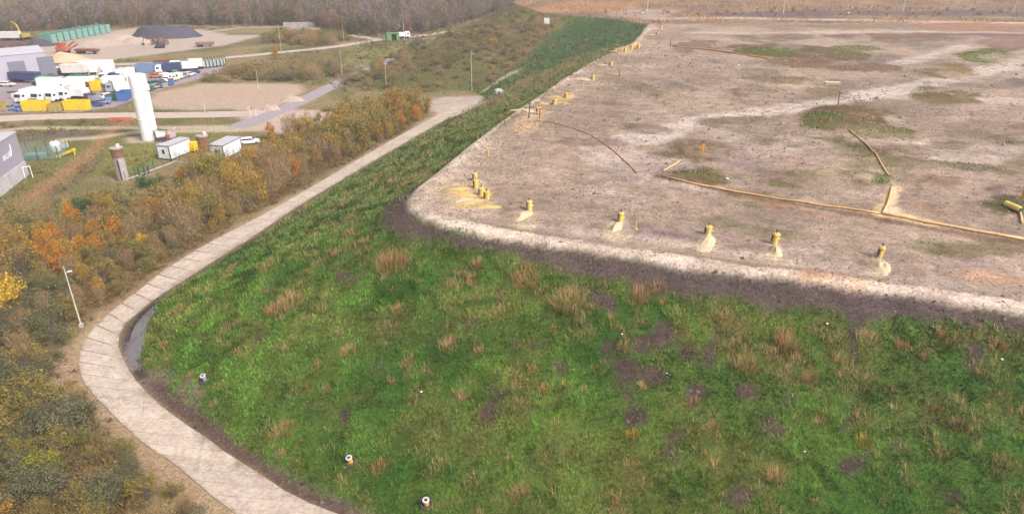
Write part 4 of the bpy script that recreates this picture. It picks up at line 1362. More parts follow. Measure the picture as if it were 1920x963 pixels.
def shrub(p, kind, h, w, name, label, cat, group, j=None):
    a, b = shrub_meshes(kind, random.randrange(3) if j is None else j)
    t = thing(name, label, cat, p, random.uniform(0, 6.28), group)
    t.scale = (w / 3.6, w / 3.6, h / 4.0)
    part('stems', a, t)
    part('foliage', b, t)
    return t
COLW = {'orange': 'orange-leaved', 'ochre': 'ochre-leaved', 'yellow': 'bright yellow', 'olive': 'olive green', 'brown': 'brown twiggy', 'grey_green': 'grey-green',
        'lime': 'lime yellow', 'green': 'dark green'}
def spread(poly_px, spacing, seed, z=0.0, zf=None):
    P = np.array([at(u, v, z) if zf is None else ground(u, v) for u, v in poly_px])
    lo, hi = P[:, :2].min(0), P[:, :2].max(0)
    r = np.random.default_rng(seed)
    out = []
    n = int((hi - lo).prod() / spacing ** 2 * 12)
    c = lo + (hi - lo) * r.random((n, 2))
    c = c[poly_sd(c[:, 0], c[:, 1], P) < 0]
    cell = {}
    for q in c:
        kx, ky = int(q[0] // spacing), int(q[1] // spacing)
        if all((q[0] - o[0]) ** 2 + (q[1] - o[1]) ** 2 > spacing ** 2 for dx in (-1, 0, 1) for dy in (-1, 0, 1) for o in cell.get((kx + dx, ky + dy), [])):
            cell.setdefault((kx, ky), []).append(q)
            out.append(q)
    return out
def weighted(d):
    x = random.random() * sum(d.values())
    for k_, w in d.items():
        x -= w
        if x <= 0:
            return k_
    return k_
# belt zones: pixel outline of the ground they stand on, kind mix, spacing, heights, words
ZONES = [
    ([(-160, 780), (40, 745), (150, 755), (215, 800), (265, 850), (330, 905), (420, 980), (420, 1060), (-260, 1060)], {'grey_green': 6, 'olive': 4, 'brown': 3, 'lime': .5}, 2.1, (2.0, 3.8),
     'in the near thicket at the bottom left corner'),
    ([(-160, 560), (40, 540), (120, 570), (140, 605), (118, 660), (80, 720), (-160, 770)], {'grey_green': 6, 'olive': 4, 'brown': 3}, 2.2, (2.6, 4.2),
     'in the thicket left of the near lamp post'),
    ([(60, 520), (150, 500), (240, 470), (330, 430), (350, 462), (250, 530), (180, 575), (130, 580)], {'olive': 5, 'brown': 3, 'ochre': 1.5, 'grey_green': 2}, 2.4, (2.2, 3.8),
     'in the belt above the near lamp post along the road'),
    ([(-160, 500), (30, 440), (130, 420), (240, 395), (300, 400), (330, 425), (230, 468), (120, 505), (-160, 560)], {'orange': 1.6, 'olive': 4.5, 'brown': 4, 'ochre': 2.4, 'green': .4, 'yellow': .2}, 2.8, (2.6, 4.4),
     'in the autumn belt on the left edge'),
    ([(300, 395), (400, 355), (470, 330), (540, 310), (600, 300), (500, 372), (400, 430), (345, 455)], {'ochre': 4, 'olive': 4.5, 'brown': 4, 'orange': .6, 'lime': .8}, 2.25, (2.0, 5.4),
     'in the belt beside the road below the white cabins'),
    ([(340, 345), (430, 318), (500, 285), (560, 262), (640, 245), (720, 240), (735, 255), (640, 300), (560, 312), (470, 332), (390, 358)], {'ochre': 4, 'olive': 5, 'brown': 3.5, 'orange': .7, 'lime': .6}, 2.3, (2.0, 5.4),
     'in the belt right of the white cabins'),
    ([(640, 238), (720, 222), (800, 205), (815, 213), (760, 240), (700, 268), (640, 285)], {'ochre': 4, 'orange': 1.4, 'olive': 4}, 3.0, (3.2, 6.8),
     'in the clump at the far end of the belt by the junction'),
]
n_sh = 0
CARP = at(476, 287)
for zi, (poly, mixd, sp_, (h0, h1), words) in enumerate(ZONES):
    for q in spread(poly, sp_, 100 + zi):
        d_road = float(line_d(np.array([q[0]]), np.array([q[1]]), rdl)[0])
        if d_road < (1.5 if zi < 2 else 1.9) or math.hypot(q[0] - CARP[0], q[1] - CARP[1]) < 9.5:
            continue
        kd = weighted(mixd)
        h_ = random.uniform(h0, h1) * (0.7 if d_road < 4 else 1.0)
        h_ *= 1.28 if zi > 2 else 1.0
        shrub((q[0], q[1], -0.03), kd, h_, h_ * (random.uniform(0.58, 0.85) if kd in ('orange', 'ochre', 'brown') else random.uniform(0.85, 1.1)), 'shrub', f'{COLW[kd]} shrub {words}', 'shrub', f'shrubs {words}')
        n_sh += 1
# prominent single trees
for (u, v_, kd, h_, w_, lab) in [
        (383, 338, 'orange', 6.0, 3.0, 'orange birch standing in front of the white cabin with the yellow box'),
        (345, 350, 'orange', 4.0, 2.6, 'low orange birch left of the tall birch before the white cabin'),
        (430, 330, 'ochre', 4.5, 3.2, 'ochre birch below the right-hand white cabin'),
        (508, 262, 'orange', 4.8, 2.6, 'orange birch just right of the parked white car'),
        (655, 240, 'orange', 6.6, 5.0, 'orange tree at the left of the far clump by the junction'),
        (700, 234, 'ochre', 7.6, 5.6, 'golden brown tree in the middle of the far clump'),
        (740, 226, 'orange', 8.2, 5.6, 'tallest orange tree of the far clump under the lamp pole'),
        (782, 218, 'ochre', 7.0, 5.6, 'golden tree at the right end of the far clump'),
        (620, 252, 'ochre', 5.0, 4.2, 'small ochre tree on the left flank of the far clump'),
        (22, 585, 'yellow', 5.2, 5.4, 'bright yellow tree at the left edge above the thicket'),
        (-30, 560, 'yellow', 4.6, 4.6, 'yellow tree cut off by the left edge of the picture'),
        (108, 472, 'orange', 5.4, 3.0, 'slender orange birch left of the dark green shrub'),
        (118, 505, 'orange', 3.6, 3.6, 'low glowing orange bush in the left belt'),
        (185, 482, 'orange', 3.8, 3.0, 'orange bush right of the low glowing one'),
        (205, 402, 'orange', 4.2, 2.4, 'orange sapling beside the dark green shrub'),
        (165, 412, 'green', 4.0, 5.0, 'round dark green shrub below the dirt track'),
        (70, 455, 'green', 3.2, 3.4, 'small dark green shrub at the left under the track'),
        (300, 352, 'green', 2.6, 3.6, 'ivy green shrub by the fence below the leaning rusty pillar'),
        (272, 350, 'green', 2.2, 3.0, 'low ivy green shrub right of the rusty pillar foot'),
        (335, 352, 'green', 2.4, 3.0, 'ivy green shrub under the white cabin with the yellow box'),
        (85, 895, 'lime', 2.9, 3.0, 'lime yellow bush in the near thicket'),
        (130, 800, 'grey_green', 3.4, 4.6, 'largest grey-green willow bush beside the road bend'),
        (270, 470, 'yellow', 3.0, 2.6, 'yellowish bush beside the road under the autumn belt'),
        (517, 112, 'orange', 6.0, 2.4, 'narrow orange poplar beside the far road'),
        (0, 970, 'orange', 2.4, 2.4, 'orange bush in the very bottom left corner')]:
    shrub(at(u, v_), kd, h_, w_, 'shrub' if 'bush' in lab or 'shrub' in lab else 'small_tree', lab, 'shrub' if 'bush' in lab or 'shrub' in lab else 'tree', None)

# scrub of the hill, of the valley between roads and of the far yard
FAR = [([(660, 160), (745, 172), (880, 162), (920, 155), (960, 125), (1000, 85), (1040, 50), (1000, 24), (960, 24), (900, 45), (840, 66), (770, 100), (700, 130)],
        {'olive': 5, 'brown': 4, 'ochre': 1.6, 'grey_green': 2}, 5.2, (1.4, 3.2), 'on the scrubby hill beyond the junction', True),
       ([(430, 140), (480, 128), (560, 122), (640, 118), (650, 135), (600, 152), (560, 152), (470, 150), (420, 150)], {'brown': 5, 'olive': 3, 'grey_green': 1}, 3.9, (2.4, 4.4),
        'in the scrub between the bare field and the far road', False),
       ([(380, 152), (430, 135), (480, 128), (470, 150), (420, 154)], {'olive': 4, 'ochre': 2, 'brown': 2}, 4.2, (1.6, 3.0), 'in the scrub beside the vehicle yard', False),
       ([(640, 165), (690, 140), (740, 118), (800, 85), (790, 80), (720, 112), (660, 140), (620, 160)], {'olive': 5, 'grey_green': 3}, 5.0, (1.6, 3.0), 'along the right side of the grey road', False),
       ([(500, 82), (530, 66), (600, 70), (645, 76), (620, 84), (560, 86)], {'olive': 5, 'brown': 3, 'ochre': 1}, 3.8, (3.0, 5.6), 'in the copse behind the far road', False),
       ([(590, 230), (640, 205), (720, 190), (700, 180), (650, 190), (590, 212)], {'olive': 4, 'ochre': 2}, 4.5, (1.0, 1.8), 'on the rough strip behind the far clump', False),
       ([(1080, 24), (1250, 19), (1500, 17), (1700, 18), (2000, 18), (2000, 29), (1700, 30), (1500, 30), (1330, 30), (1200, 28), (1100, 30)], {'brown': 5, 'olive': 1.5}, 7.5, (0.7, 1.6),
        'on the dark strip behind the plateau', True),
       ([(0, 238), (60, 232), (190, 230), (190, 226), (60, 228), (0, 232)], {'brown': 3, 'olive': 3}, 5.0, (0.7, 1.3), 'in the low strip between the two tracks at left', False)]
for zi, (poly, mixd, sp_, (h0, h1), words, onh) in enumerate(FAR):
    for q in spread(poly, sp_, 200 + zi, 0.0, True if onh else None):
        kd = weighted(mixd)
        h_ = random.uniform(h0, h1)
        shrub((q[0], q[1], gz(q[0], q[1]) - 0.05), kd, h_, h_ * random.uniform(1.0, 1.7), 'bush', f'{COLW[kd]} bush {words}', 'bush', f'bushes {words}')

# knee-high scrub, too many plants to count
def undergrowth():
    r = np.random.default_rng(73)
    n = 9000
    x, y = r.uniform(-75, -8, n), r.uniform(33, 168, n)
    dr, d0 = bil(dm, x, y), bil(dl0, x, y)
    d_ = fbm(x, y, 5, 3, 67)
    ok = (d0 < .1) & (dr > .35) & (dr < 26) & (r.random(n) < sstep(.2, 2.2, dr) * .8 + .12) & (d_ + .3 * sstep(0, 5, dr) > -.1)
    x, y, dr = x[ok], y[ok], dr[ok]
    n, k_ = len(x), 34
    rr = np.repeat(r.uniform(.25, .8, n) * np.clip(.5 + dr / 5, .5, 1.1), k_)[:, None]
    c = np.repeat(np.stack([x, y, bil(Z, x, y) + .05], -1), k_, 0)
    c = c + r.normal(0, 1, (n * k_, 3)) * rr * np.array([.55, .55, 0]) + np.abs(r.normal(0, 1, (n * k_, 1))) * rr * np.array([0, 0, .5])
    a = r.normal(0, 1, (n * k_, 3)) + np.array([0, 0, .8])
    a /= np.linalg.norm(a, axis=1)[:, None]
    b = np.cross(a, r.normal(0, 1, a.shape))
    b /= np.linalg.norm(b, axis=1)[:, None] + 1e-9
    sz = .11 * r.uniform(.6, 1.6, (n * k_, 1))
    v = np.stack([c - a * sz * 1.5, c - b * sz * .35, c + a * sz * 1.5, c + b * sz * .35], 1)
    return v.reshape(-1, 3), np.arange(n * k_ * 4).reshape(-1, 4)
v, f = undergrowth()
o = link(bpy.data.objects.new('undergrowth', np_mesh('undergrowth', v, f, [leaf_mat('undergrowth_brown', C(110, 92, 54), C(146, 114, 76), C(118, 112, 64), 0.3, 0.4, 0.0)])))
tag(o, 'brown and olive undergrowth between the shrubs and the road', 'undergrowth', kind='stuff')
def low_scrub():
    r = np.random.default_rng(71)
    n = 14000
    x, y = r.uniform(-260, 30, n), r.uniform(100, 420, n)
    sh_, d0, lum = bil(sdhill, x, y), bil(dl0, x, y), bil(colr.sum(-1), x, y)
    d_ = fbm(x, y, 16, 3, 66)
    ok = ((sh_ < 0) & (d_ > -0.35)) | ((d0 < .1) & (lum < .42) & (bil(paved, x, y) > 2.5) & (d_ > 0.18))
    x, y = x[ok], y[ok]
    n = len(x)
    k_ = 26
    R_ = r.uniform(.4, 1.3, n)
    c = np.repeat(np.stack([x, y, bil(Z, x, y) + .1], -1), k_, 0)
    rr = np.repeat(R_, k_)[:, None]
    c = c + r.normal(0, 1, (n * k_, 3)) * rr * np.array([.5, .5, 0]) + np.abs(r.normal(0, 1, (n * k_, 1))) * rr * np.array([0, 0, .45])
    a = r.normal(0, 1, (n * k_, 3)) + np.array([0, 0, .6])
    a /= np.linalg.norm(a, axis=1)[:, None]
    b = np.cross(a, r.normal(0, 1, a.shape))
    b /= np.linalg.norm(b, axis=1)[:, None] + 1e-9
    sz = .17 * r.uniform(.6, 1.5, (n * k_, 1))
    v = np.stack([c - a * sz, c - b * sz * .5, c + a * sz, c + b * sz * .5], 1)
    return v.reshape(-1, 3), np.arange(n * k_ * 4).reshape(-1, 4)
v, f = low_scrub()
m = leaf_mat('low_scrub', C(116, 106, 60), C(140, 116, 78), C(108, 112, 64), 0.06, 0.4, 0.0)
o = link(bpy.data.objects.new('low_scrub', np_mesh('low_scrub', v, f, [m])))
tag(o, 'knee-high olive and brown scrub on the hill and meadows', 'scrub', kind='stuff')

# far wood: leafless crowns
def wood_meshes(kind, j):
    key = ('wood' + kind, j)
    if key in PROTO:
        return PROTO[key]
    sd = sum(map(ord, kind)) * 3 + j * 77
    hgt = 14.0
    c, rd = crown_cents(sd, 26, 3.0, hgt, 0.18, 'egg')
    tr = MB().tube([(0, 0, -0.3), (0.1, 0, hgt * 0.4), (0.0, 0.15, hgt * 0.9)], [0.2, 0.15, 0.05], 6)
    ta = tr.mesh('trunk', M['birch_bark'] if kind != 'bare' else M['grey_bark'])
    t1_ = twigs(sd + 1, 130, c, 0.25, hgt, 0.075, 0.5)
    t2_ = leaves(sd + 2, 620, c, [x_ * 1.0 for x_ in rd], 0.34)
    # long leaf faces stand for sprays of twigs: stretch them upwards
    v2 = t2_[0].reshape(-1, 4, 3)
    ctr = v2.mean(1, keepdims=True)
    v2 = ctr + (v2 - ctr) * np.array([0.7, 0.7, 1.7])
    cv, cf = cat_mesh([t1_, (v2.reshape(-1, 3), t2_[1])])
    PROTO[key] = (ta, np_mesh('crown', cv, cf, [LM[kind]]), (cv, cf))
    return PROTO[key]
edge_px = [(-160, 74), (-60, 66), (80, 58), (150, 53), (210, 49), (330, 46), (470, 49), (560, 50), (610, 56), (655, 66), (740, 65), (800, 61), (870, 42), (920, 24), (962, 8)]
EP = smooth_line([at(u, v) for u, v in edge_px], 3.0)
EPd = np.gradient(EP, axis=0)
nW = 0
stuff_parts = {k_: [] for k_ in ('bare', 'bare_brown', 'bare_olive')}
WOODZ = [(-1e9, 240, 'behind the teal skips and the gravel yard'), (240, 480, 'behind the dark heap'), (480, 660, 'behind the ruined bay'), (660, 1e9, 'behind the green hut and the far road')]
KW = {'bare': 'bare mauve-grey tree', 'bare_brown': 'bare brown tree', 'bare_olive': 'olive-brown tree'}
r_ = np.random.default_rng(61)
for row in range(24):
    s_ = r_.uniform(0, 5)
    L_ = np.concatenate([[0], np.cumsum(np.linalg.norm(np.diff(EP, axis=0), axis=1))])
    step = 5.2 + row * 0.5
    while s_ < L_[-1]:
        p = np.array([np.interp(s_, L_, EP[:, i]) for i in range(3)])
        p = p + np.array([r_.normal(0, 1.4) + row * 0.5, row * (5.5 + row * 0.35) + r_.normal(0, 1.6), 0])
        s_ += step * r_.uniform(0.7, 1.3)
        kd = ['bare', 'bare_brown', 'bare_olive'][int(np.clip(r_.normal(0.9 + 0.9 * float(fbm(np.array([p[0]]), np.array([p[1]]), 40, 2, 5)[0]), 0.6), 0, 2.4))]
        h_ = r_.uniform(8.5, 14.5) if row > 0 else r_.uniform(6, 12)
        j = int(r_.integers(0, 3))
        ta, cr_, raw = wood_meshes(kd, j)
        if float(bil(dl0, p[0], p[1])) > 2 and row < 6:
            continue
        z = gz(p[0], p[1]) - 0.2
        if row < 3 and nW < 280:
            u_, _ = proj(p)
            zz = [w for a, b, w in WOODZ if a <= u_ < b][0]
            t = thing('wood_tree', f'{KW[kd]} on the wood edge {zz}', 'tree', (p[0], p[1], z), r_.uniform(0, 6.28), f'trees of the wood edge {zz}')
            t.scale = (h_ / 14 * 1.1, h_ / 14 * 1.1, h_ / 14)
            part('trunk', ta, t)
            part('crown', cr_, t)
            nW += 1
        else:
            a = r_.uniform(0, 6.28)
            rot = np.array([[math.cos(a), -math.sin(a), 0], [math.sin(a), math.cos(a), 0], [0, 0, 1]]) * (h_ / 14)
            stuff_parts[kd].append((raw[0] @ rot.T + np.array([p[0], p[1], z]), raw[1]))
for kd, ps in stuff_parts.items():
    if ps:
        v, f = cat_mesh(ps)
        o = link(bpy.data.objects.new('far_wood', np_mesh('far_wood', v, f, [LM[kd]])))
        tag(o, {'bare': 'mauve-grey mass of the leafless wood in the distance', 'bare_brown': 'brown mass of the leafless wood in the distance',
                'bare_olive': 'olive-brown mass of the leafless wood in the distance'}[kd], 'wood', kind='stuff')
# wood on the high ground far behind the plateau, above the picture's edge, keeps the skyline closed
# ------------------------------------------------------------------ vehicles
def wheel_me(r, w):
    return MB().tube([(0, -w / 2, 0), (0, w / 2, 0)], r, 12).mesh('wheel', M['dark'])
WHEEL_BIG, WHEEL_CAR = wheel_me(0.5, 0.34), wheel_me(0.33, 0.22)
def add_wheels(t, xs, y, r, me):
    for x in xs:
        for s_ in (-1, 1):
            w = part('wheel', me, t)
            w.location = (x, s_ * y, r)
def lorry(p, rz, L, cabm, boxm, label, group='lorries and vans in the vehicle yard', hb=2.5):
    t = thing('lorry', label, 'lorry', p, rz, group)
    MB().box((0, 0, 0.75), (L, 0.9, 0.3)).obj('chassis', M['dark_metal'], t)
    cl = 2.0
    x1 = L / 2
    c = MB().prism([(x1 - cl, 0.6), (x1, 0.6), (x1, 1.7), (x1 - 0.25, 2.8), (x1 - cl, 2.9)], -1.15, 1.15).obj('cab', cabm, t, 0.06)
    g_ = MB().add([(x1 + .012, -1.0, 1.75), (x1 + .012, 1.0, 1.75), (x1 - .2, 1.0, 2.62), (x1 - .2, -1.0, 2.62), (x1 - .1, -1.0, 1.75), (x1 - .1, 1.0, 1.75), (x1 - .3, 1, 2.62), (x1 - .3, -1, 2.62)],
                  [(0, 1, 2, 3), (7, 6, 5, 4), (0, 4, 5, 1), (1, 5, 6, 2), (2, 6, 7, 3), (3, 7, 4, 0)]).obj('windscreen', M['glass'], t)
    for s_ in (-1, 1):
        MB().box((x1 - 0.9, s_ * 1.15, 2.1), (0.9, 0.05, 0.6)).obj('side_window', M['glass'], t)
    if boxm is not None:
        MB().box((-cl / 2 - 0.1, 0, 0.95 + hb / 2), (L - cl - 0.3, 2.45, hb)).obj('cargo_box', boxm, t, 0.05)
    add_wheels(t, (x1 - 1.1, -x1 + 1.2, -x1 + 2.5), 1.05, 0.5, WHEEL_BIG)
    return t
def trailer(p, rz, L, m, label, hb=2.7):
    t = thing('trailer', label, 'trailer', p, rz, 'trailers in the vehicle yard')
    MB().box((0, 0, 1.1 + hb / 2), (L, 2.5, hb)).obj('cargo_box', m, t, 0.05)
    MB().box((0, 0, 0.95), (L, 1.0, 0.26)).obj('chassis', M['dark_metal'], t)
    MB().box((L / 2 - 1.5, 0, 0.45), (0.2, 1.4, 0.9)).obj('landing_leg', M['dark_metal'], t)
    add_wheels(t, (-L / 2 + 1, -L / 2 + 2.2), 1.05, 0.5, WHEEL_BIG)
    return t
def van(p, rz, m, label, group='lorries and vans in the vehicle yard', L=5.4):
    t = thing('van', label, 'van', p, rz, group)
    x = L / 2
    MB().prism([(-x, 0.4), (x - .1, 0.4), (x, 0.9), (x - 0.9, 1.25), (x - 1.6, 2.2), (-x + .1, 2.25), (-x, 2.0)], -0.98, 0.98).obj('body', m, t, 0.07)
    MB().add([(x - .93, -.85, 1.3), (x - .93, .85, 1.3), (x - 1.55, .85, 2.12), (x - 1.55, -.85, 2.12), (x - 1.1, -.85, 1.25), (x - 1.1, .85, 1.25), (x - 1.75, .85, 2.1), (x - 1.75, -.85, 2.1)],
             [(0, 1, 2, 3), (7, 6, 5, 4), (0, 4, 5, 1), (1, 5, 6, 2), (2, 6, 7, 3), (3, 7, 4, 0)]).obj('windscreen', M['glass'], t)
    for s_ in (-1, 1):
        MB().box((x - 2.1, s_ * .98, 1.7), (1.0, 0.05, 0.55)).obj('side_window', M['glass'], t)
    add_wheels(t, (x - 1.1, -x + 1.2), 0.9, 0.33, WHEEL_CAR)
    return t
def car(p, rz, m, label, group='cars in the vehicle yard', L=4.3):
    t = thing('car', label, 'car', p, rz, group)
    x = L / 2
    MB().prism([(-x, .35), (x, .35), (x, .75), (x - .9, .95), (x - 1.0, 1.0), (-x + .1, 1.0), (-x, .8)], -0.88, 0.88).obj('body', m, t, 0.07)
    MB().prism([(x - 1.05, .97), (x - 1.75, 1.46), (-x + .75, 1.48), (-x + .12, .97)], -.76, .76).obj('roof', m, t, 0.06)
    for s_ in (-1, 1):
        MB().add([(x - 1.35, s_ * .77, 1.05), (x - 1.8, s_ * .77, 1.4), (-x + .85, s_ * .77, 1.4), (-x + .5, s_ * .77, 1.05),
                  (x - 1.35, s_ * .70, 1.05), (x - 1.8, s_ * .70, 1.4), (-x + .85, s_ * .70, 1.4), (-x + .5, s_ * .70, 1.05)],
                 [(0, 1, 2, 3), (7, 6, 5, 4), (0, 4, 5, 1), (1, 5, 6, 2), (2, 6, 7, 3), (3, 7, 4, 0)]).obj('side_window', M['glass'], t)
    MB().box((x - 1.38, 0, 1.22), (.06, 1.35, .52), 0, -0.92).obj('windscreen', M['glass'], t)
    MB().box((-x + .42, 0, 1.22), (.06, 1.35, .52), 0, 0.9).obj('rear_window', M['glass'], t)
    add_wheels(t, (x - .8, -x + .8), .80, .33, WHEEL_CAR)
    return t
def skip(p, rz, L, m, label, h=2.3, w=2.4, group='roll-off skips in the vehicle yard', name='skip'):
    t = thing(name, label, 'skip', p, rz, group)
    b = MB()
    t_ = 0.1
    b.box((0, 0, 0.25), (L, w, 0.14))
    for s_ in (-1, 1):
        b.box((0, s_ * (w / 2 - t_ / 2), 0.32 + (h - .32) / 2), (L, t_, h - .32))
    for s_ in (-1, 1):
        b.box((s_ * (L / 2 - t_ / 2), 0, 0.325 + (h - .34) / 2), (t_ - .004, w - 2 * t_ - .004, h - .34))
    b.obj('body', m, t)
    rb = MB()
    n = max(3, int(L / 0.8))
    for i in range(n):
        for s_ in (-1, 1):
            rb.box((-L / 2 + 0.2 + (L - 0.4) * i / (n - 1), s_ * (w / 2 + .05), h / 2 + .1), (.12, .1, h - .35))
    rb.obj('ribs', m, t)
    MB().box((0, 0, 0.55), (L - 2.5 * t_, w - 2.5 * t_, 0.4)).obj('contents', M['dark_heap'], t)
    return t
Wt = M['white']
# front row of the yard
skip(at(71, 208), R(2), 6.4, M['yellow'], 'long bright yellow skip at the front of the yard, left of the muddy one', 2.7)
skip(at(147, 207), R(3), 6.0, M['yellow'], 'bright yellow skip at the front of the yard, right of the muddy one', 2.7)
skip(at(107, 209), R(2), 2.9, M['mud_yellow'], 'short muddy yellow skip between the two bright yellow ones', 2.2)
skip(at(3, 208), R(2), 3.4, M['mud_yellow'], 'olive yellow skip cut off by the left edge of the picture', 2.2)
car(at(20, 207), R(5), M['steel_blue'], 'grey-blue car left of the long yellow skip')
car(at(42, 207), R(95), M['blue'], 'blue car against the end of the long yellow skip')
car(at(178, 200), R(28), M['navy'], 'dark blue car right of the front yellow skips')
car(at(192, 196), R(28), M['steel_blue'], 'pale blue car behind the dark blue one at the front')
for i, (u, v_, rz) in enumerate(((52, 190, -100), (83, 189, -100), (110, 188, -102))):
    lorry(at(u + 4, v_), R(rz), 7.5, Wt, Wt, ['white box lorry behind the long yellow skip, first from the left', 'white box lorry in the middle of the three behind the yellow skips',
                                             'white box lorry behind the muddy yellow skip'][i])
lorry(at(138, 185), R(-105), 8, Wt, M['cream'], 'cream box lorry behind the right yellow skip')
trailer(at(150, 186), R(-15), 5.5, Wt, 'short white trailer touching the back of the right yellow skip', 2.0)
# second row
trailer(at(103, 170), R(4), 8.0, Wt, 'white box trailer in the middle row beside the green lorry')
van(at(128, 171), R(10), Wt, 'white van between the two middle-row trailers')
trailer(at(152, 169), R(6), 8.5, Wt, 'white box trailer in the middle row next to the upright yellow skip')
lorry(at(98, 176), R(12), 6.0, Wt, Wt, 'small white lorry in front of the middle-row trailers')
car(at(158, 177), R(12), M['navy'], 'navy car in front of the upright yellow skip')
lorry(at(81, 166), R(-85), 7.0, M['green'], M['green'], 'green lorry facing the yard beside the grey building')
trailer(at(50, 155), R(-8), 9.5, M['navy'], 'dark navy trailer parked along the grey building', 2.2)
car(at(15, 162), R(3), M['cream'], 'low beige car at the left edge before the grey building')
t_ = skip(at(184, 170), R(92), 3.2, M['yellow'], 'yellow skip seen end on beside the white trailers', 3.0, 2.6)
skip(at(175, 168), R(92), 4.0, M['maroon'], 'dark red skip left of the end-on yellow skip', 2.6, 1.6)
skip(at(193, 168), R(92), 4.0, M['maroon'], 'dark red skip right of the end-on yellow skip', 2.2, 1.6)
# back row
for (u, v_, m_, lab) in ((103, 137, 'grey', 'grey car at the left end of the back row'), (112, 135, 'silver', 'silver car second from the left in the back row'), (122, 137, 'navy', 'dark car in front of the white trailers in the back row'),
                         (115, 140, 'maroon', 'dark red car in front of the silver one in the back row')):
    car(at(u, v_), R(60), M[m_], lab)
trailer(at(143, 142), R(6), 7.5, M['cream'], 'off-white trailer in the back row above the green skip')
trailer(at(184, 137), R(5), 10.5, Wt, 'longest white trailer in the back row', 3.0)
skip(at(152, 150), R(8), 6.0, M['green'], 'green skip behind the white trailers', 1.6)
lorry(at(181, 148), R(-70), 7, M['cream'], M['cream'], 'cream lorry in front of the longest white trailer')
lorry(at(208, 152), R(-100), 7.0, Wt, Wt, 'white lorry left of the pair facing the silo')
lorry(at(222, 151), R(-100), 7.0, M['navy'], Wt, 'lorry with navy cab and white box left of the silo')
lorry(at(236, 150), R(-100), 7.0, Wt, Wt, 'white lorry half hidden by the silo')
trailer(at(226, 166), R(20), 8.5, Wt, 'white trailer pointing at the silo')
lorry(at(216, 173), R(-125), 6.0, M['grey'], M['cream'], 'small cream lorry with grey cab left of the silo')
trailer(at(238, 176), R(20), 5.0, Wt, 'short white trailer close to the silo', 1.6)
skip(at(234, 187), R(-80), 5.0, M['blue'], 'bright blue skip at the foot of the yard left of the silo', 2.4)
skip(at(222, 187), R(-80), 4.0, M['dark_green'], 'dark green skip left of the bright blue one', 2.0)
car(at(204, 184), R(60), Wt, 'white car by the dark green skip')
car(at(212, 179), R(60), M['grey'], 'grey car behind the white car by the dark green skip')
# right of the silo
skip(at(284, 136), R(10), 8.5, M['steel_blue'], 'large grey-blue skip behind the silo', 3.0)
car(at(268, 134), R(10), M['navy'], 'navy car left of the large grey-blue skip')
trailer(at(308, 125), R(8), 6.0, M['maroon'], 'dark brown flat trailer with an orange load behind the white lorries', 1.2)
lorry(at(318, 138), R(-165), 8.0, Wt, M['navy'], 'lorry with white cab and navy box right of the silo')
lorry(at(334, 134), R(-165), 8.5, Wt, Wt, 'white lorry in the right-hand row beside the navy box lorry')
lorry(at(350, 133), R(-165), 7.5, Wt, Wt, 'white lorry third from the green racks')
lorry(at(362, 130), R(-165), 7.0, Wt, M['cream'], 'white lorry next to the green racks')
car(at(293, 146), R(15), M['red'], 'red car right of the silo')
car(at(303, 142), R(15), Wt, 'white car beside the red car right of the silo')
for (u, v_, m_, lab) in ((290, 160, 'dark_green', 'dark green car just right of the silo'), (302, 157, 'steel_blue', 'grey-blue car right of the dark green one'), (294, 166, 'grey', 'grey car in the front right row'),
                         (345, 146, 'grey', 'grey car at the end of the right row'), (356, 143, 'silver', 'silver car at the right end of the yard'), (364, 139, 'navy', 'navy car below the green racks')):
    car(at(u, v_), R(70), M[m_], lab)
van(at(318, 153), R(-100), Wt, 'white van facing the field, left of the cream van')
van(at(330, 151), R(-100), M['cream'], 'cream van facing the field right of the white van')
# green racks
def rack(p, rz):
    t = thing('storage_rack', 'dark green open steel rack in the row at the end of the yard', 'rack', p, rz, 'dark green racks at the end of the yard')
    f = MB()
    for sx in (-1, 1):
        for sy in (-1, 1):
            f.box((sx * .55, sy * 2.4, 1.5), (.22, .22, 3.0))
        f.box((sx * .55, 0, 2.98), (.2, 4.58, .2))
        f.box((sx * .55, 0, .22), (.18, 4.56, .18))
    f.obj('frame', M['dark_green'], t)
    MB().box((0, 0, 1.2), (.85, 4.0, 1.6)).obj('load', M['silver'], t)
    return t
rk = rack(at(373, 128), R(14))
for i in range(1, 8):
    dup(rk, at(373 + i * 6.6, 128 - i * 0.75), R(14))
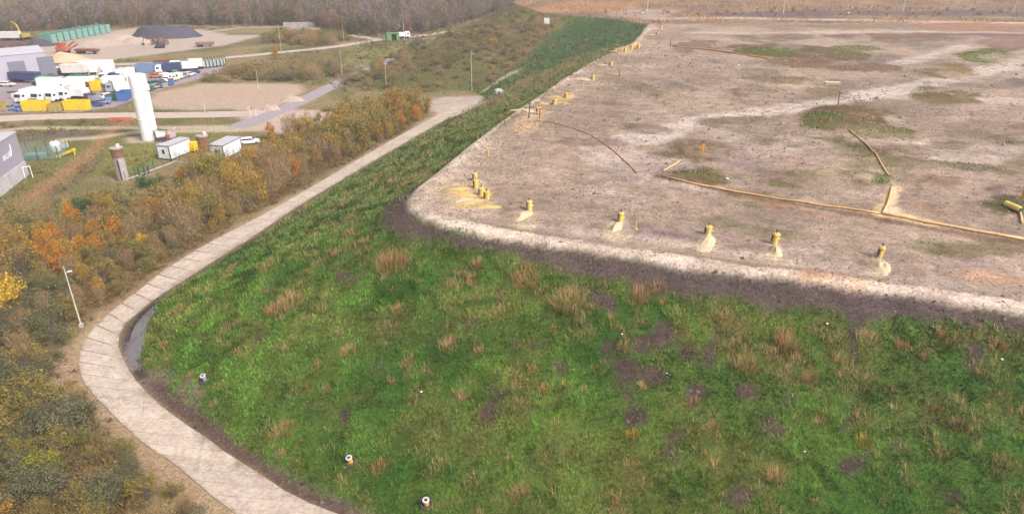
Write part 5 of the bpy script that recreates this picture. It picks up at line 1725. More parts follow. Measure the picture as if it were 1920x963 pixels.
# waste bins and crates between the vehicles
def waste_bin(p, rz, m, label, sc):
    t = thing('waste_bin', label, 'bin', p, rz, 'waste bins standing about the vehicle yard')
    t.scale = (sc, sc, sc)
    MB().frus((0, 0, .12), (1.1, .85), (1.35, 1.05), 1.0).obj('body', M[m], t, .03)
    MB().prism([(-.7, 1.13), (.7, 1.13), (.62, 1.3), (-.62, 1.3)], -.55, .55).obj('lid', M['dark_metal'] if m != 'dark_green' else M['green'], t)
    MB().box((0, 0, .06), (.9, .6, .1)).obj('castors', M['dark'], t)
for (u, v_, m_, w_) in ((92, 152, 'blue', 'blue waste bin left of the green skip in the yard'), (98, 151, 'steel_blue', 'grey-blue waste bin left of the green skip in the yard'), (104, 152, 'dark_green', 'green waste bin left of the green skip in the yard'),
                        (168, 188, 'maroon', 'dark red bin behind the right yellow skip'), (175, 189, 'grey', 'grey bin behind the right yellow skip'), (205, 192, 'steel_blue', 'grey-blue bin in front of the dark green skip'),
                        (200, 166, 'dark_green', 'dark green bin beside the dark red skip'), (205, 164, 'blue', 'blue bin beside the dark red skip'), (276, 172, 'steel_blue', 'grey-blue bin at the foot of the row right of the silo'),
                        (283, 171, 'dark_green', 'dark green bin at the foot of the row right of the silo'), (308, 165, 'grey', 'grey bin in front of the white van facing the field'), (322, 160, 'blue', 'blue bin in front of the cream van'),
                        (310, 133, 'red', 'red bin behind the white cab right of the silo'), (25, 185, 'cream', 'cream bin on the open paving at the left edge'), (62, 200, 'navy', 'navy bin between the lorry and the long yellow skip'),
                        (330, 143, 'dark_green', 'dark green bin between the two right-hand rows')):
    waste_bin(at(u, v_), random.uniform(0, 3), m_, w_, 1.5)
# teal skips beyond the gravel yard
tk = [((92, 82), 10), ((104, 79), 10), ((116, 76), 10), ((128, 74), 10), ((140, 72), 10), ((151, 70), 10), ((162, 68), 10), ((173, 66), 10), ((184, 64), 10), ((194, 62), 10)]
t0 = skip(at(92, 82), R(-14), 6.5, M['teal'], 'teal skip at the near left end of the long row beyond the gravel yard', 3.9, 2.6, 'teal skips beyond the gravel yard')
for i, ((u, v_), a) in enumerate(tk[1:]):
    dup(t0, at(u, v_), R(-14), ('teal skip at the far right end of the long row beyond the gravel yard' if i == len(tk) - 2 else 'tall teal skip inside the long row beyond the gravel yard'), 'teal skips beyond the gravel yard')
skip(at(2, 76), R(4), 5.5, M['green'], 'green skip at the left edge before the wood', 2.4, group=None)
trailer(at(22, 76), R(4), 8.0, M['silver'], 'grey-green trailer left of the yellow excavator', 2.6)
# excavator
def excavator(p, rz, m, label, sc=1.0):
    t = thing('excavator', label, 'excavator', p, rz)
    t.scale = (sc, sc, sc)
    for s_ in (-1, 1):
        MB().prism([(-1.9, 0.0), (1.9, 0.0), (2.2, .45), (1.9, .85), (-1.9, .85), (-2.2, .45)], s_ * 1.2 - .3, s_ * 1.2 + .3).obj('track', M['dark'], t)
    MB().prism([(-2.2, .95), (1.4, .95), (1.4, 1.9), (-.6, 2.1), (-2.2, 2.0)], -1.3, 1.3).obj('body', m, t, .05)
    MB().prism([(.0, 1.98), (1.5, 1.92), (1.35, 3.0), (.1, 3.05)], .3, 1.2).obj('cab', m, t, .04)
    MB().box((.75, 1.22, 2.5), (.9, .05, .7)).obj('side_window', M['glass'], t)
    MB().tube([(1.0, -.2, 1.6), (2.6, -.2, 4.6), (5.4, -.2, 5.6)], [.28, .3, .2], 6).obj('boom', m, t)
    MB().tube([(5.4, -.2, 5.6), (6.6, -.2, 2.6)], [.2, .14], 6).obj('stick', m, t)
    MB().prism([(6.3, 2.5), (7.2, 2.4), (7.0, 1.5), (6.2, 1.4), (5.9, 2.0)], -.75, .35).obj('bucket', M['dark_metal'], t)
    return t
excavator(at(45, 75), R(150), M['mud_yellow'], 'yellow excavator with raised boom before the wood at the left', 1.3)
excavator(at(300, 90), R(200), M['dark_metal'], 'dark excavator in front of the long dark heap', 0.9)
# screening machine
def screener(p, rz):
    t = thing('screening_machine', 'red screening machine with two conveyors beside the sand heap', 'machine', p, rz)
    MB().box((0, 0, 1.7), (5.0, 2.2, 1.5)).obj('body', M['red'], t, .06)
    MB().frus((-.6, 0, 2.45), (2.2, 1.8), (3.8, 2.8), 1.5).obj('hopper', M['red'], t)
    for s_ in (-1, 1):
        MB().box((0, s_ * .95, .5), (4.2, .5, .9)).obj('track', M['dark'], t)
    MB().box((4.8, 0, 2.4), (6.5, .8, .3), 0, -.45).obj('conveyor', M['red'], t)
    MB().box((-1.0, 4.2, 2.3), (6.0, .7, .3), R(90), -.4).obj('conveyor', M['maroon'], t)
    return t
screener(at(120, 100), R(-15))
trailer(at(165, 101), R(-8), 9.0, M['maroon'], 'low dark red flat trailer right of the red screening machine', 0.7)
for (u, v_, lab) in ((290, 84, 'left one of the dark bales before the long dark heap'), (300, 83, 'middle one of the dark bales before the long dark heap'), (311, 84, 'right one of the dark bales before the long dark heap')):
    t = thing('dark_bale', lab, 'bale', at(u, v_), R(10), 'dark bales before the dark heap')
    MB().box((0, 0, 1.1), (2.2, 2.4, 2.2)).obj('bale_body', M['brown_heap'], t, .2)
    MB().box((0, 0, 1.1), (.3, 2.46, 2.26)).obj('strap', M['dark'], t)
trailer(at(385, 88), R(14), 7.0, M['brown_heap'], 'brown low loader lying across the pale gravel yard', 0.8)
# heaps
def heap(p, name, rx, ry, h, m, label, cat='heap', rz=0.0, seed=1, group=None, flat=0.35, lumpy=0.22, nr=14, na=44):
    vs_, fs = [], []
    for i in range(nr + 1):
        q = i / nr
        for k_ in range(na):
            a = 2 * math.pi * k_ / na
            prof = 1 - sstep(flat, 1.0, np.array(q))
            nn = float(fbm(np.array([math.cos(a) * q * 2.5 + seed * 3.1]), np.array([math.sin(a) * q * 2.5 - seed]), 1.0, 4, seed)[0])
            rr = q * (1 + 0.16 * float(fbm(np.array([math.cos(a) * 1.7 + seed]), np.array([math.sin(a) * 1.7]), 1.0, 2, seed + 5)[0]))
            vs_.append((rr * rx * math.cos(a), rr * ry * math.sin(a), h * (float(prof) * (1 + lumpy * nn * 2)) - 0.12 * q))
    for i in range(nr):
        for k_ in range(na):
            k2 = (k_ + 1) % na
            fs.append((i * na + k_, (i + 1) * na + k_, (i + 1) * na + k2, i * na + k2))
    o = MB().add(vs_, fs).obj(name, m, None, 0, True)
    o.location = tuple(p)
    o.rotation_euler = (0, 0, rz)
    return tag(o, label, cat, group)
heap(at(312, 69), 'dark_heap', 16.0, 9.0, 4.2, M['dark_heap'], 'long purplish black heap at the back of the gravel yard', rz=R(4), seed=3, flat=.6)
heap(at(182, 84), 'gravel_heap', 14, 8, 2.4, M['gravel_heap'], 'largest pale gravel heap right of the screening machine', seed=4, flat=.2)
heap(at(225, 78), 'gravel_heap', 12, 8, 2.6, M['gravel_heap'], 'pale gravel heap left of the dark heap', seed=5, flat=.2)
heap(at(256, 80), 'gravel_heap', 8, 6, 1.8, M['gravel_heap'], 'small pale gravel heap below the dark heap', seed=6, flat=.2)
heap(at(128, 113), 'sand_heap', 9, 7, 2.6, M['sand'], 'cream sand heap in front of the red screening machine', seed=7, flat=.2)
heap(at(76, 86), 'dark_heap', 7, 4, 2.2, M['dark_heap'], 'small dark heap left of the teal skips', seed=8)
heap(at(508, 206), 'gravel_heap', 3.2, 1.8, 1.2, M['gravel_heap'], 'little pale gravel heap at the corner of the bare field', seed=9)
heap(at(548, 189), 'gravel_heap', 4.2, 2.0, 1.3, M['gravel_heap'], 'pale gravel heap beside the grey road', seed=10)
# concrete bay wall (ruin)
def ruin():
    p = at(560, 57)
    t = thing('concrete_bay', 'pale broken concrete bay before the wood', 'ruin', p, R(4))
    MB().box((4.0, 4.5, 1.6), (24, .6, 3.2)).obj('rear_wall', M['pillar'], t)
    MB().box((16.2, 0, 1.5), (.6, 8.2, 3.0)).obj('side_wall', M['pillar'], t)
    MB().box((2, 0, 1.2), (.6, 8.2, 2.4)).obj('side_wall', M['pillar'], t)
    MB().box((8.6, -2.2, .6), (4.6, 1.5, 1.2)).obj('fallen_slab', M['plinth'], t)
    return t
ruin()
# green hut, van and pole at the far junction
t = thing('green_container', 'light green container with a dark open door by the far junction', 'container', at(737, 76), R(14))
gc = MB()
gc.box((-2.6, 0, 1.5), (.2, 3, 3)).box((2.6, 0, 1.5), (.2, 3, 3)).box((0, 1.4, 1.5), (4.98, .2, 2.98)).box((0, 0, 3.0), (5.6, 3.2, .2)).box((-1.6, -1.4, 1.45), (1.95, .2, 2.8)).box((2.0, -1.4, 1.45), (.98, .2, 2.8))
gc.obj('shell', mat('light_green_paint', (0.13, 0.26, 0.11), .6), t)
MB().box((0, 0, .15), (4.9, 2.7, .2)).obj('floor_panel', M['dark'], t)
lorry(at(757, 72), R(20), 5.5, Wt, Wt, 'little white lorry right of the light green container', None, 1.6)
van(at(838, 48), R(14), Wt, 'white van parked on the far track before the wood', None)
# ------------------------------------------------------------------ buildings
def building(name, a, b, depth, h, wallm, roofm, label, plinth=None, doors=(), pitch=0.0, cap=0.25):
    """a, b: base corners of the visible long wall; depth goes away from the camera"""
    a, b = np.array(a), np.array(b)
    L = float(np.linalg.norm(b - a))
    rz = math.atan2(b[1] - a[1], b[0] - a[0])
    t = thing(name, label, 'building', a, rz)
    MB().box((L / 2, depth / 2, h / 2), (L, depth, h)).obj('wall', wallm, t)
    rf = MB()
    if pitch > 0:
        rf.add([(-.2, -.2, h), (L + .2, -.2, h), (L + .2, depth + .2, h), (-.2, depth + .2, h), (-.2, depth / 2, h + pitch), (L + .2, depth / 2, h + pitch)],
               [(0, 1, 5, 4), (2, 3, 4, 5), (0, 4, 3), (1, 2, 5), (0, 3, 2, 1)])
    else:
        rf.box((L / 2, depth / 2, h + cap / 2), (L + .3, depth + .3, cap))
    rf.obj('roof', roofm, t)
    if plinth:
        MB().box((L / 2, -.08, plinth / 2), (L + .1, .16, plinth)).obj('plinth', M['plinth'], t)
    for (x, w, hh) in doors:
        d = MB().box((x, -.05, hh / 2 + .02), (w, .1, hh)).obj('door', M['door_grey'], t)
        f = MB()
        for i in range(5):
            f.box((x, -.11, hh * (i + .5) / 5), (w - .1, .03, .06))
        f.obj('door_slats', M['grey'], d)
    return t, L, rz
bt, bL, bz = building('warehouse', at(-60, 416), at(53, 327), 26, 8.2, M['grey_clad'], M['roof'], 'lavender grey warehouse with white plinth at the left edge', 2.7)
# painted white lettering on the warehouse wall
lt = MB()
x0 = bL - 7.4
for (dx, dz, w, h_) in ((0.0, 0, .16, .7), (.32, 0, .16, .7), (.16, .3, .34, .14), (.75, 0, .16, .7), (.95, 0, .36, .14), (1.35, 0, .16, .7), (1.5, .56, .34, .14), (1.5, 0.28, .3, .14), (1.85, 0, .16, .9)):
    lt.box((x0 + dx * 1.5, -.03, 5.0 + dz + h_ / 2), (w * 1.4, .04, h_ * 1.3))
sw = MB().tube([(x0 + 3.1, -.05, 5.0), (x0 + 3.5, -.05, 5.9), (x0 + 3.7, -.05, 7.0)], .07, 5)
lt.v += [] 
b0 = len(lt.v); lt.v += sw.v; lt.f += [tuple(i + b0 for i in q) for q in sw.f]
lt.obj('wall_lettering', Wt, bt)
g2, gl, _ = building('industrial_hall', at(-70, 164), at(96, 146), 18, 8.0, M['pale_clad'], M['roof'], 'pale grey industrial hall with grey roller doors beside the vehicle yard', None,
                     ((15.0, 4.6, 6.0), (23.0, 4.6, 6.6)), 1.2)
# white post frame by the warehouse corner
t = thing('white_gateway', 'white post frame at the corner of the grey warehouse', 'frame', at(55, 334), R(40))
MB().box((-.6, 0, 1.1), (.12, .12, 2.2)).obj('post', Wt, t)
MB().box((.6, 0, 1.1), (.12, .12, 2.2)).obj('post', Wt, t)
MB().box((0, 0, 2.26), (1.35, .14, .12)).obj('crossbar', Wt, t)
# green net cage, tank, yellow frame
t = thing('net_cage', 'green netting enclosure beside the grey warehouse', 'enclosure', at(82, 296), R(6))
for (x, y) in ((-4, -2), (0, -2), (4, -2), (-4, 2), (0, 2), (4, 2)):
    MB().box((x, y, 1.5), (.12, .12, 3.0)).obj('post', M['dark_green'], t)
nb = MB()
for y in (-2, 2):
    for i in range(33):
        nb.box((-4 + i * .25, y, 1.5), (.045, .03, 2.6))
    for i in range(8):
        nb.box((0, y, .3 + i * .36), (8.0, .04, .05))
for x in (-4, 4):
    for i in range(15):
        nb.box((x, -1.8 + i * .257, 1.5), (.03, .045, 2.6))
nb.obj('netting', M['net'], t)
MB().box((-1.6, 0, .5), (3.6, 2.4, .9)).obj('stored_load', M['net'], t, .1)
t = thing('water_tank', 'white plastic tank at the right end of the green netting', 'tank', at(106, 283), 0)
MB().lathe([(0.02, 0), (.95, 0), (1.0, .1), (1.0, 1.8), (.7, 2.1), (.25, 2.2)], 18).obj('shell', M['white'], t, 0, True)
MB().lathe([(.22, 0), (.22, .15)], 10, (0, 0, 2.2)).obj('lid', M['dark'], t)
t = thing('pallet_stack', 'cream crate pile behind the yellow frame', 'pile', at(121, 277), R(20))
MB().box((0, 0, .55), (1.5, 1.2, .9)).obj('crate', M['cream'], t, .04)
MB().box((.1, .05, 1.25), (1.2, 1.0, .45)).obj('crate', M['sand'], t, .04)
t = thing('yellow_ladder_rack', 'orange-yellow steel frame lying on the grass beside the dirt track', 'frame', at(125, 293), R(42))
fr = MB()
for y in (-.55, .55):
    fr.box((0, y, .75), (4.0, .14, .14), 0, -.25)
for i in range(4):
    fr.box((-1.6 + i * 1.05, 0, .36 + i * .26), (.12, 1.05, .12))
fr.obj('ladder_frame', M['yellow'], t)
MB().box((-1.4, 0, .17), (.3, 1.5, .34)).obj('foot', M['yellow'], t)
MB().box((1.5, 0, .5), (.2, .9, 1.0)).obj('prop', M['yellow'], t)
# ------------------------------------------------------------------ flare silo, pillars, cabins
sb = at(283, 262)
t = thing('white_silo', 'tall white cylindrical silo standing between the yard and the cabins', 'silo', sb, R(-20))
SHT = 14.6
MB().lathe([(1.72, 0.0), (1.74, .3), (1.8, SHT - .5), (1.72, SHT - .15), (1.2, SHT)], 32).obj('shell', M['silo'], t, 0, False)
MB().lathe([(1.95, 0), (1.95, .28)], 32, (0, 0, -.05)).obj('base_ring', M['pillar'], t)
MB().box((1.9, .3, SHT - 2.8), (.5, .9, 1.3)).obj('side_box', M['silo'], t, .05)
MB().box((-1.25, -1.5, SHT - .9), (.7, .7, .9)).obj('vent_box', M['cream'], t, .05)
MB().box((-1.5, -1.05, 3.2), (.3, .45, .55), R(35)).obj('gauge', M['grey'], t)
ld = MB()
for s_ in (-.22, .22):
    ld.box((1.92, -.9 + s_, SHT / 2), (.06, .06, SHT - .6))
for i in range(36):
    ld.box((1.92, -.9, .5 + i * .38), (.04, .42, .04))
ld.obj('ladder', M['silver'], t)
rg = MB()
for z_ in (4.8, 9.6):
    rg.lathe([(1.81, z_), (1.85, z_ + .03), (1.85, z_ + .12), (1.81, z_ + .15)], 32)
rg.obj('seam_rings', M['silo'], t)
def pillar(p, h, r0, rust_h, label, rz=0):
    t = thing('rusty_pillar', label, 'pillar', p, rz, 'rusty topped pillars by the cabins')
    MB().lathe([(r0 * 1.0, -.1), (r0 * 1.0, h - rust_h)], 20).obj('column', M['pillar'], t, 0, False)
    MB().lathe([(r0 * 1.02, h - rust_h), (r0 * 1.05, h - rust_h + .05), (r0 * 1.1, h - .5), (r0 * 1.16, h - .45), (r0 * 1.16, h - .2)], 20).obj('rusty_collar', M['rust'], t, 0, False)
    MB().lathe([(r0 * 1.18, h - .2), (r0 * 1.2, h), (.2, h + .06)], 20).obj('cap', M['pillar'], t)
    MB().box((.3, .35, h + .35), (.7, .6, .6)).obj('lid_box', M['cream'], t, .08)
    MB().box((r0 * .98, -r0 * .3, (h - rust_h) / 2), (.16, .3, h - rust_h - .3)).obj('cable_duct', M['dark_metal'], t)
    return t
pillar(at(232, 336), 6.2, .98, 1.9, 'rusty topped concrete pillar standing alone left of the cabins', R(-60))
pillar(at(388, 304), 5.6, 1.0, 3.6, 'mostly rusty pillar between the two white cabins', R(-40))
def cabin(a, b, depth, h, label, extra=None):
    a, b = np.array(a), np.array(b)
    L = float(np.linalg.norm(b - a))
    rz = math.atan2(b[1] - a[1], b[0] - a[0])
    t = thing('white_cabin', label, 'cabin', a, rz, 'white site cabins')
    MB().box((L / 2, depth / 2, .3 + h / 2), (L, depth, h)).obj('wall', Wt, t, .03)
    MB().box((L / 2, depth / 2, h + .36), (L + .16, depth + .16, .12)).obj('roof', M['roof'], t)
    fr = MB()
    for (x, y) in ((0, 0), (L, 0), (0, depth), (L, depth)):
        fr.box((x, y, .3 + h / 2), (.18, .18, h - .01))
    fr.box((L / 2, -.02, h + .22), (L + .2, .1, .16)).box((-.02, depth / 2, h + .221), (.1, depth + .2, .16))
    fr.box((L / 2, 0, .22), (L - .2, .16, .2)).box((0, depth / 2, .221), (.16, depth - .2, .2))
    fr.obj('corner_frame', M['door_grey'], t)
    MB().box((L / 2, depth / 2, .1), (L * .9, depth * .9, .24)).obj('footing', M['dark_metal'], t)
    w = MB().box((-.06, depth * .5, 1.75), (.08, .55, .85)).obj('window', M['glass'], t)
    MB().box((L * .22, -.045, 1.3), (.95, .07, 2.0)).obj('door', M['silver'], t)
    return t, L
c1, L1 = cabin(at(321, 301), at(360, 285), 2.9, 2.7, 'white site cabin with a yellow box on its end')
MB().box((L1 + .2, -.3, 1.3), (1.7, 2.0, 1.7)).obj('yellow_box', M['yellow'], c1, .05)
MB().box((L1 / 2, 2.0, 2.95 + .5), (L1 * .8, .16, .12)).obj('roof_rail', M['dark_metal'], c1)
MB().box((L1 * .45, 2.3, 3.12), (L1 * .7, .5, .18)).obj('roof_duct', M['silver'], c1)
c2, L2 = cabin(at(421, 300), at(454, 283), 3.0, 2.7, 'plain white site cabin beside the parked white car')
MB().box((-.05, 1.2, 1.2), (.08, .9, 1.9)).obj('door', M['silver'], c2)
car(at(468, 270), R(20), Wt, 'white car parked beside the right-hand white cabin', None, 4.6)
t = thing('pump_skid', 'pale pump unit on a skid at the foot of the white silo', 'machine', at(312, 262), R(25))
MB().box((0, 0, .2), (4.6, 2.4, .3)).obj('skid', M['dark_metal'], t)
MB().tube([(-1.9, .2, 1.2), (.0, .2, 1.2)], .8, 16).obj('drum', M['cream'], t)
MB().box((1.3, .1, 1.0), (1.5, 1.4, 1.3)).obj('motor', M['pink'], t, .08)
MB().tube([(-2.1, -.8, .3), (-2.1, -.8, 2.4), (-1.2, -.8, 2.7), (.6, -.6, 2.2)], .14, 8).obj('hose', M['dark_metal'], t)
MB().tube([(1.9, -.5, .4), (1.9, -.5, 2.3), (2.2, .4, 2.4)], .22, 8).obj('exhaust', M['pink'], t)
MB().box((.4, -.8, .8), (.8, .5, .9)).obj('control_box', M['maroon'], t, .04)
# fence by the cabins
def fence(name, pts, h, n, pm, label, rails=(0.25, 0.75, 1.0), base=True, r=.05, mesh=True):
    P = [at(u, v) for u, v in pts]
    t = thing(name, label, 'fence', P[0])
    loc = [p - P[0] for p in P]
    Q_ = resample(np.array(loc), n)
    for q in Q_:
        MB().box((q[0], q[1], h / 2), (r * 2, r * 2, h)).obj('post', pm, t)
    w = MB()
    for fr_ in rails:
        w.tube([(q[0], q[1], h * fr_ - .04) for q in loc], .02, 4)
    if mesh:
        for q in resample(np.array(loc), n * 7):
            w.box((q[0], q[1], h * .5), (.02, .02, h * .9))
    w.obj('wire_mesh', pm, t)
    if base:
        MB().tube([(q[0], q[1], .08) for q in loc], .16, 4).obj('kerb', M['pillar'], t)
    return t
fence('mesh_fence', [(236, 338), (290, 318), (330, 303), (392, 312), (440, 297)], 1.9, 13, M['dark_green'], 'dark green mesh fence on a pale kerb below the white cabins')
fence('wire_fence', [(-30, 213), (150, 213), (215, 205), (300, 208), (440, 208)], 1.5, 22, M['grey'], 'thin wire fence between the vehicle yard and the side road', (0.3, .65, 1.0), False, .05, False)
for (u, v_, lab) in ((262, 330, 'dark bollard left of the pair by the mesh fence'), (272, 330, 'dark bollard in the middle by the mesh fence'), (280, 327, 'dark bollard right of the pair by the mesh fence')):
    t = thing('bollard', lab, 'bollard', at(u, v_), 0, 'dark bollards by the mesh fence')
    MB().lathe([(.16, 0), (.16, 1.7), (.1, 1.8)], 10).obj('post', M['dark_green'], t)
    MB().lathe([(.3, 0), (.3, .12)], 10).obj('foot', M['pillar'], t)
# red barrier on the side road, sign with pink panel
t = thing('road_barrier', 'faded red barrier beside the side road left of the silo', 'barrier', at(227, 227), R(2))
MB().prism([(-3.2, 0), (3.2, 0), (3.2, .9), (-3.2, .9)], -.12, .12).obj('panel', M['red'], t, .04)
for x in (-2.6, 0, 2.6):
    MB().box((x, 0, .06), (.5, .9, .11)).obj('foot', M['dark_metal'], t)
t = thing('road_sign', 'white and red sign at the end of the side road', 'sign', at(470, 218), R(10))
MB().box((0, 0, 1.2), (.12, .12, 2.4)).obj('post', Wt, t)
MB().box((-.1, -.1, 2.1), (1.3, .08, .9)).obj('panel', M['pink'], t)
MB().box((.45, -.16, 2.1), (.5, .05, .5)).obj('red_square', M['red'], t)
MB().box((1.4, 0, .8), (.1, .1, 1.6)).obj('post', Wt, t)
# ------------------------------------------------------------------ poles
def lamp_pole(u, v_, top_v, label, arm=True, m='pole', lean=0.0, terrain=False, top_u=None, group='tall light poles'):
    p = ground(u, v_) if terrain else at(u, v_)
    D = math.hypot(p[0], p[1])
    d = ray(u if top_u is None else top_u, top_v)
    h = CAM_H + d[2] * (p[1] / d[1]) - p[2]
    t = thing('light_pole', label, 'light pole', p, random.uniform(-.4, .4), group)
    MB().tube([(0, 0, -.2), (0, 0, h * .5), (lean, 0, h)], [.085, .065, .045], 8).obj('pole', M[m], t)
    if arm:
        MB().tube([(lean * .8, 0, h * .9), (lean + .35, 0, h * .92)], .05, 6).obj('arm', M[m], t)
        MB().box((lean + .5, 0, h * .92), (.42, .22, .14)).obj('lamp_head', Wt, t, .04)
    MB().box((0, 0, .15), (.45, .45, .5)).obj('foot', M['pillar'], t)
    return t
lamp_pole(153, 612, 500, 'leaning pale light pole standing at the road bend in the foreground', top_u=120)
lamp_pole(725, 168, 116, 'pale light pole behind the far orange clump', top_u=719)
lamp_pole(885, 170, 95, 'pale light pole beside the junction under the hill', top_u=874, m='pole')
lamp_pole(528, 98, 45, 'pale light pole beside the far road next to the orange poplar', False, top_u=524)
lamp_pole(645, 78, 44, 'pale light pole right of the ruined bay', False)
lamp_pole(642, 142, 94, 'thin light pole in the scrub left of the grey road', False, top_u=638)
lamp_pole(486, 172, 130, 'thin light pole on the edge of the bare field', False, top_u=481)
lamp_pole(758, 74, 38, 'white light pole beside the little white lorry', False, 'white')
lamp_pole(840, 50, 22, 'thin pole on the far track before the wood', False)
lamp_pole(385, 212, 178, 'thin light pole at the front of the bare field', False, top_u=381)
for (u, v_, lab) in ((1213, 28, 'white pole behind the plateau, leftmost of four'), (1468, 27, 'white pole behind the plateau, second of four from the left'), (1692, 25, 'white pole behind the plateau, third of four from the left'),
                     (1900, 25, 'white pole behind the plateau, nearest the right edge')):
    p = ground(u, v_)
    t = thing('white_pole', lab, 'pole', p, 0, 'white poles behind the plateau')
    MB().tube([(0, 0, -.3), (0, 0, 9.5)], [.16, .1], 8).obj('pole', M['pole'], t)
    MB().tube([(0, 0, 8.9), (1.2, 0, 9.2)], .06, 6).obj('arm', M['pole'], t)
    MB().box((1.5, 0, 9.2), (.8, .3, .16)).obj('lamp_head', Wt, t)
# sign on the ridge
p = ground(1025, 48)
t = thing('white_board', 'white square board on the crest of the scrubby hill', 'sign', p, R(-8))
MB().box((0, 0, 1.75), (2.3, .14, 2.3)).obj('panel', Wt, t, .03)
for s_ in (-.8, .8):
    MB().box((s_, .12, .85), (.12, .1, 1.9)).obj('post', M['silver'], t)
MB().box((0, -.08, 1.75), (.06, .03, 2.26)).obj('middle_seam', M['silver'], t)
# culvert block at junction
t = thing('culvert_head', 'white concrete culvert block at the junction below the green bank', 'culvert', ground(935, 176), R(30))
MB().prism([(-1.1, -.2), (1.1, -.2), (1.1, 1.1), (.5, 1.4), (-1.1, 1.2)], -.7, .7).obj('block', M['plinth'], t, .06)
MB().tube([(-.3, -.74, .5), (-.3, -.5, .5)], .35, 14).obj('pipe_mouth', M['dark'], t)
# ------------------------------------------------------------------ plateau: wells, sand heaps, pipes
def rim_dir(p):
    """unit vector from p out over the plateau edge"""
    e = .5
    gx = float(bil(sdp, p[0] + e, p[1]) - bil(sdp, p[0] - e, p[1]))
    gy = float(bil(sdp, p[0], p[1] + e) - bil(sdp, p[0], p[1] - e))
    n = math.hypot(gx, gy) + 1e-9
    return np.array([gx / n, gy / n, 0])
def gas_well(p, rz, label, sc=1.0, m='well_yellow', group='yellow gas wells along the plateau edge'):
    t = thing('gas_well', label, 'gas well', p, rz, group)
    sc *= .95
    t.scale = (sc * random.uniform(.75, .95), sc * random.uniform(.75, .95), sc * random.uniform(.9, 1.15))
    t.rotation_euler = (random.uniform(-.08, .08), random.uniform(-.08, .08), rz)
    MB().lathe([(.40, -.1), (.38, .85), (.36, 1.0)], 16).obj('casing', M[m], t, 0, False)
    MB().lathe([(.5, .98), (.5, 1.08), (.44, 1.1), (.44, 1.16), (.2, 1.2)], 16).obj('flange', M[m], t)
    MB().tube([(-.05, 0, 1.15), (-.05, 0, 1.5)], [.07, .06], 8).obj('valve_stem', M['dark_metal'], t)
    MB().lathe([(.04, 1.46), (.15, 1.48), (.15, 1.53), (.04, 1.55)], 12, (-.05, 0, 0)).obj('handwheel', M['dark'], t)
    MB().tube([(.2, .1, .55), (.62, .15, .55)], .14, 8).obj('outlet_pipe', M[m], t)
    MB().box((-.45, -.1, .6), (.16, .3, .7)).obj('gauge_box', M['dark_metal'], t)
    return t
front = [(993, 394, 410, 'yellow gas well on the plateau front, nearest the rounded corner'), (1163, 416, 432, 'yellow gas well on the plateau front, second from the corner'),
         (1328, 440, 458, 'yellow gas well on the plateau front, third from the corner'), (1452, 456, 474, 'yellow gas well on the plateau front, fourth from the corner'),
         (1648, 482, 500, 'yellow gas well on the plateau front nearest the right edge')]
for i, (u, v_, vh, lab) in enumerate(front):
    p = ground(u, v_)
    gas_well(p, random.uniform(-.6, .6), lab, 1.0)
    o_ = rim_dir(p)
    hp = p + o_ * 2.1
    hp[2] = gz(hp[0], hp[1]) - .05
    heap(hp, 'sand_heap', random.uniform(2.3, 3.0), random.uniform(.9, 1.3), random.uniform(.32, .5), M['sand'], 'cream sand tongue below the ' + lab.replace('on the plateau front', 'on the front'), 'sand heap', math.atan2(o_[1], o_[0]), 20 + i, 'sand tongues at the plateau edge', .1, .4, 12, 32)
for i, (u, v_, lab, sc, hm) in enumerate([
        (890, 338, 'yellow gas well highest in the corner cluster', .9, None), (893, 352, 'yellow gas well in the corner cluster, second from the top', .9, None),
        (902, 366, 'yellow gas well in the corner cluster beside the yellow sand', 1.0, 'sand_yellow'), (914, 373, 'lowest yellow gas well of the corner cluster', 1.0, 'sand_yellow'),
        (1010, 212, 'yellow gas well on the left edge by the dark posts', 1.0, 'sand'), (1040, 196, 'yellow gas well on the left edge above the dark posts', 1.0, 'sand_yellow'),
        (1062, 184, 'yellow gas well halfway along the left edge', 1.0, 'sand_yellow'), (1112, 150, 'yellow gas well on the left edge past halfway', 1.0, 'sand'),
        (1146, 124, 'yellow gas well on the left edge below the far group', 1.0, 'sand'), (1172, 98, 'yellow gas well left in the far group', 1.1, 'sand_yellow'),
        (1184, 93, 'yellow gas well in the middle of the far group', 1.1, 'sand_yellow'), (1197, 91, 'yellow gas well right in the far group', 1.1, 'sand_yellow'),
        (1232, 66, 'yellow gas well near the far corner', 1.0, 'sand'), (1240, 54, 'yellow gas well at the far corner of the plateau', 1.0, 'sand')]):
    p = ground(u, v_)
    gas_well(p, random.uniform(-1, 1), lab, sc)
    if hm:
        o_ = rim_dir(p)
        hp = p + o_ * 2.4
        hp[2] = gz(hp[0], hp[1]) - .05
        heap(hp, 'sand_heap', random.uniform(2.4, 3.4), random.uniform(.7, 1.1), random.uniform(.3, .45), M[hm], ('yellow' if hm == 'sand_yellow' else 'cream') + ' sand by the ' + lab, 'sand heap', math.atan2(o_[1], o_[0]), 40 + i, 'sand tongues at the plateau edge', .1, .4, 12, 32)
for i, (u, v_, rx, ry, h_, m_, lab) in enumerate([(868, 376, 3.2, 1.7, .5, 'sand', 'wide cream sand spread left of the corner cluster'), (858, 355, 2.6, .9, .4, 'sand_yellow', 'long thin yellow sand ridge left of the corner cluster'),
                                                 (915, 388, 2.4, .8, .45, 'sand_yellow', 'yellow sand ridge below the corner cluster')]):
    p = ground(u, v_)
    p[2] -= .04
    heap(p, 'sand_heap', rx, ry, h_ * .7, M[m_], lab, 'sand heap', R(12), 70 + i, 'sand spreads at the plateau corner', .05, .5, 14, 40)
